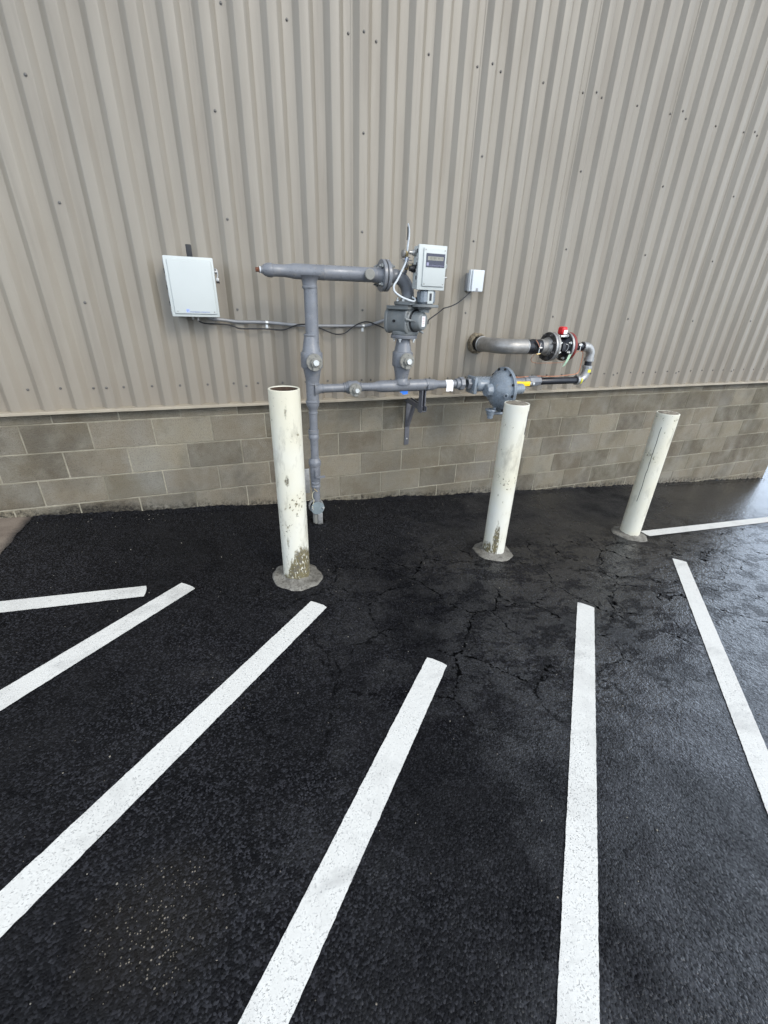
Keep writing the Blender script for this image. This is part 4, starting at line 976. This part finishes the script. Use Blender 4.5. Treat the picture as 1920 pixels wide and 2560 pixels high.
# green tag
bm = bmesh.new(); A_, C2 = [], []
for i in range(7):
    t = i / 6; p_ = V((1.486, Y0 - .10, 1.372)).lerp(V((1.425, Y0 - .118, 1.276)), t) + V((-.006 * math.sin(t * 3), -.012 * math.sin(t * 3), 0))
    A_.append(bm.verts.new(p_ + V((.016 - .004 * t, 0, .006)))); C2.append(bm.verts.new(p_ - V((.016, 0, .006))))
for i in range(6): bm.faces.new((A_[i], A_[i + 1], C2[i + 1], C2[i]))
tag(finish(bm, 'paper_tag', GREEN, None, 60), 'pale green paper tag hanging between the bolted flanges', 'tag')

# ------------------------------------------------------------------ wall box on the left
X_ = thing('telemetry_enclosure', 'large pale wall box with hinged lid and black antenna, left of the gas pipes', 'wall box', (-1.40, -.06, 1.585))
en = box('enclosure', (-1.540, -.172, 1.592), (-1.264, -.062, 1.922), WHITE, X_, .008, 2)
ld2 = box('lid', (-1.547, -.198, 1.586), (-1.257, -.1725, 1.928), WHITE, X_, .008, 2)
box('raised_panel', (-1.527, -.206, 1.604), (-1.272, -.197, 1.910), WHITE, ld2, .006, 3)
for i in range(7): box('hinge_knuckle', (-1.552, -.180, 1.602 + .046 * i), (-1.5465, -.171, 1.628 + .046 * i), BLACK if i % 2 else GALVB, ld2, .001)
la = lathe('latch', [(0, 0), (0, .011), (.012, .012), (.02, .009), (.02, 0)], (-1.256, -.180, 1.852), (1, 0, 0), GALV, ld2, 12)
tube('hasp', [(-1.254, -.182, 1.868), (-1.242, -.186, 1.864), (-1.238, -.188, 1.84), (-1.243, -.19, 1.815)], .0045, GALV, la, 8)
pk = box('padlock', (-1.252, -.194, 1.795), (-1.234, -.178, 1.818), GALV, la, .003)
cyl('padlock_band', (-1.252, -.186, 1.797), (-1.232, -.186, 1.797), .0095, IRON, la, 8)
lb = box('logo_square', (-1.458, -.2066, 1.612), (-1.438, -.2061, 1.633), PALEINK, ld2, 0)
for q in range(2): box('logo_mark', (-1.454 + .008 * q, -.2069, 1.615 + .006 * q), (-1.451 + .008 * q, -.2067, 1.630), BLUEINK, lb, 0)
text('printed_name', 'EAGLE RESEARCH CORPORATION', .0105, (-1.4355, -.2064, 1.6125), BLUEINK, ld2, width=.118)
for x in (-1.509, -1.288): lathe('panel_screw', [(0, .0042), (.0015, .0035), (.0015, 0)], (x, -.206, 1.6175), (0, -1, 0), GALVB, ld2, 10)
box('antenna', (-1.408, -.128, 1.921), (-1.374, -.112, 2.000), BLACK, X_, .006, 3)
lathe('cable_fitting', [(0, .012), (.012, .012), (.014, .009), (.026, .009), (.026, 0)], (-1.425, -.12, 1.592), (-.2, -.3, -1), GALV, X_, 10)
lathe('cable_fitting', [(0, .014), (.014, .014), (.016, .010), (.030, .010), (.030, 0)], (-1.398, -.12, 1.592), (0, 0, -1), GALVB, X_, 10)
lathe('cable_fitting', [(0, .017), (.014, .017), (.016, .014), (.022, .014), (.022, 0)], (-1.330, -.10, 1.592), (.4, 0, -1), CONDUIT, X_, 12)

CY_ = -.0735
cd = thing('wall_conduit', 'grey conduit clipped across the metal wall between the wall box and meter', 'conduit', (-.7, CY_, 1.53))
tube('conduit_pipe', [(-1.330, -.10, 1.580), (-1.300, -.092, 1.572), (-1.250, -.080, 1.568), (-1.141, CY_, 1.556), (-1.03, CY_, 1.556), (-.943, CY_, 1.555), (-.82, CY_, 1.546), (-.705, CY_, 1.539), (-.57, CY_, 1.538), (-.442, CY_, 1.539), (-.31, CY_, 1.541), (-.216, CY_, 1.543), (-.127, CY_, 1.558), (-.02, CY_ - .01, 1.594), (.06, CY_ - .05, 1.625)], .0115, CONDUIT, cd, 14)
for x, z in ((-.943, 1.555), (-.214, 1.543)):
    bm = bmesh.new(); box_bm(bm, (x - .009, CY_ + .013, z - .042), (x + .009, CY_ + .0155, z + .014), .0008, 1)
    lathe_bm(bm, [(-.009, .012), (-.009, .014), (.009, .014), (.009, .012)], (x, CY_, z), (1, 0, 0), 16); lathe_bm(bm, [(0, .006), (.004, .005), (.004, 0)], (x, CY_ + .013, z - .03), (0, -1, 0), 8)
    finish(bm, 'conduit_clip', ZINC, cd)
YC = -.088
tag(tube('black_signal_cable', [(-1.398, -.12, 1.566), (-1.385, -.115, 1.553), (-1.350, -.10, 1.543), (-1.239, YC, 1.540), (-1.180, YC, 1.530), (-1.132, YC, 1.514), (-1.04, YC, 1.513), (-.958, YC, 1.514), (-.87, YC, 1.508), (-.817, YC, 1.511), (-.76, YC, 1.532), (-.707, YC - .003, 1.547), (-.62, YC, 1.545), (-.545, YC, 1.519), (-.48, YC, 1.494), (-.418, YC, 1.481), (-.36, YC, 1.493), (-.307, YC, 1.530), (-.245, YC, 1.562), (-.181, YC - .003, 1.573), (-.11, YC - .01, 1.552), (-.045, YC - .04, 1.528), (.0, YC - .12, 1.52)], .0045, BLACK, None, 8, 6), 'black cable sagging along the conduit from the wall box to the meter', 'cable')

# small white plug-in box on the wall
Q = thing('white_wall_box', 'small white plastic box on the ribbed wall right of the display box', 'wall box', (.73, -.06, 1.81))
box('backing_box', (.655, -.088, 1.818), (.770, -.059, 1.945), CONDUIT, Q, .004, 2)
cvb = box('cover', (.664, -.125, 1.812), (.782, -.0885, 1.966), WHITEP, Q, .006, 3)
box('front_cover', (.676, -.1405, 1.812), (.782, -.1255, 1.966), WHITEP, Q, .007, 4)
box('cable_slot', (.716, -.1412, 1.8105), (.737, -.1360, 1.838), CONDUIT, cvb, .001)
tag(tube('black_power_cable', [(.690, -.105, 1.818), (.680, -.118, 1.806), (.650, -.130, 1.786), (.618, -.14, 1.765), (.55, -.18, 1.731), (.476, -.22, 1.706), (.41, -.27, 1.694), (.345, -.32, 1.683), (.27, -.39, 1.655), (.19, -.45, 1.624), (.155, -.47, 1.606), (.15, -.475, 1.58)], .0042, BLACK, None, 8), 'black cable from the small white wall box down to the meter', 'cable')
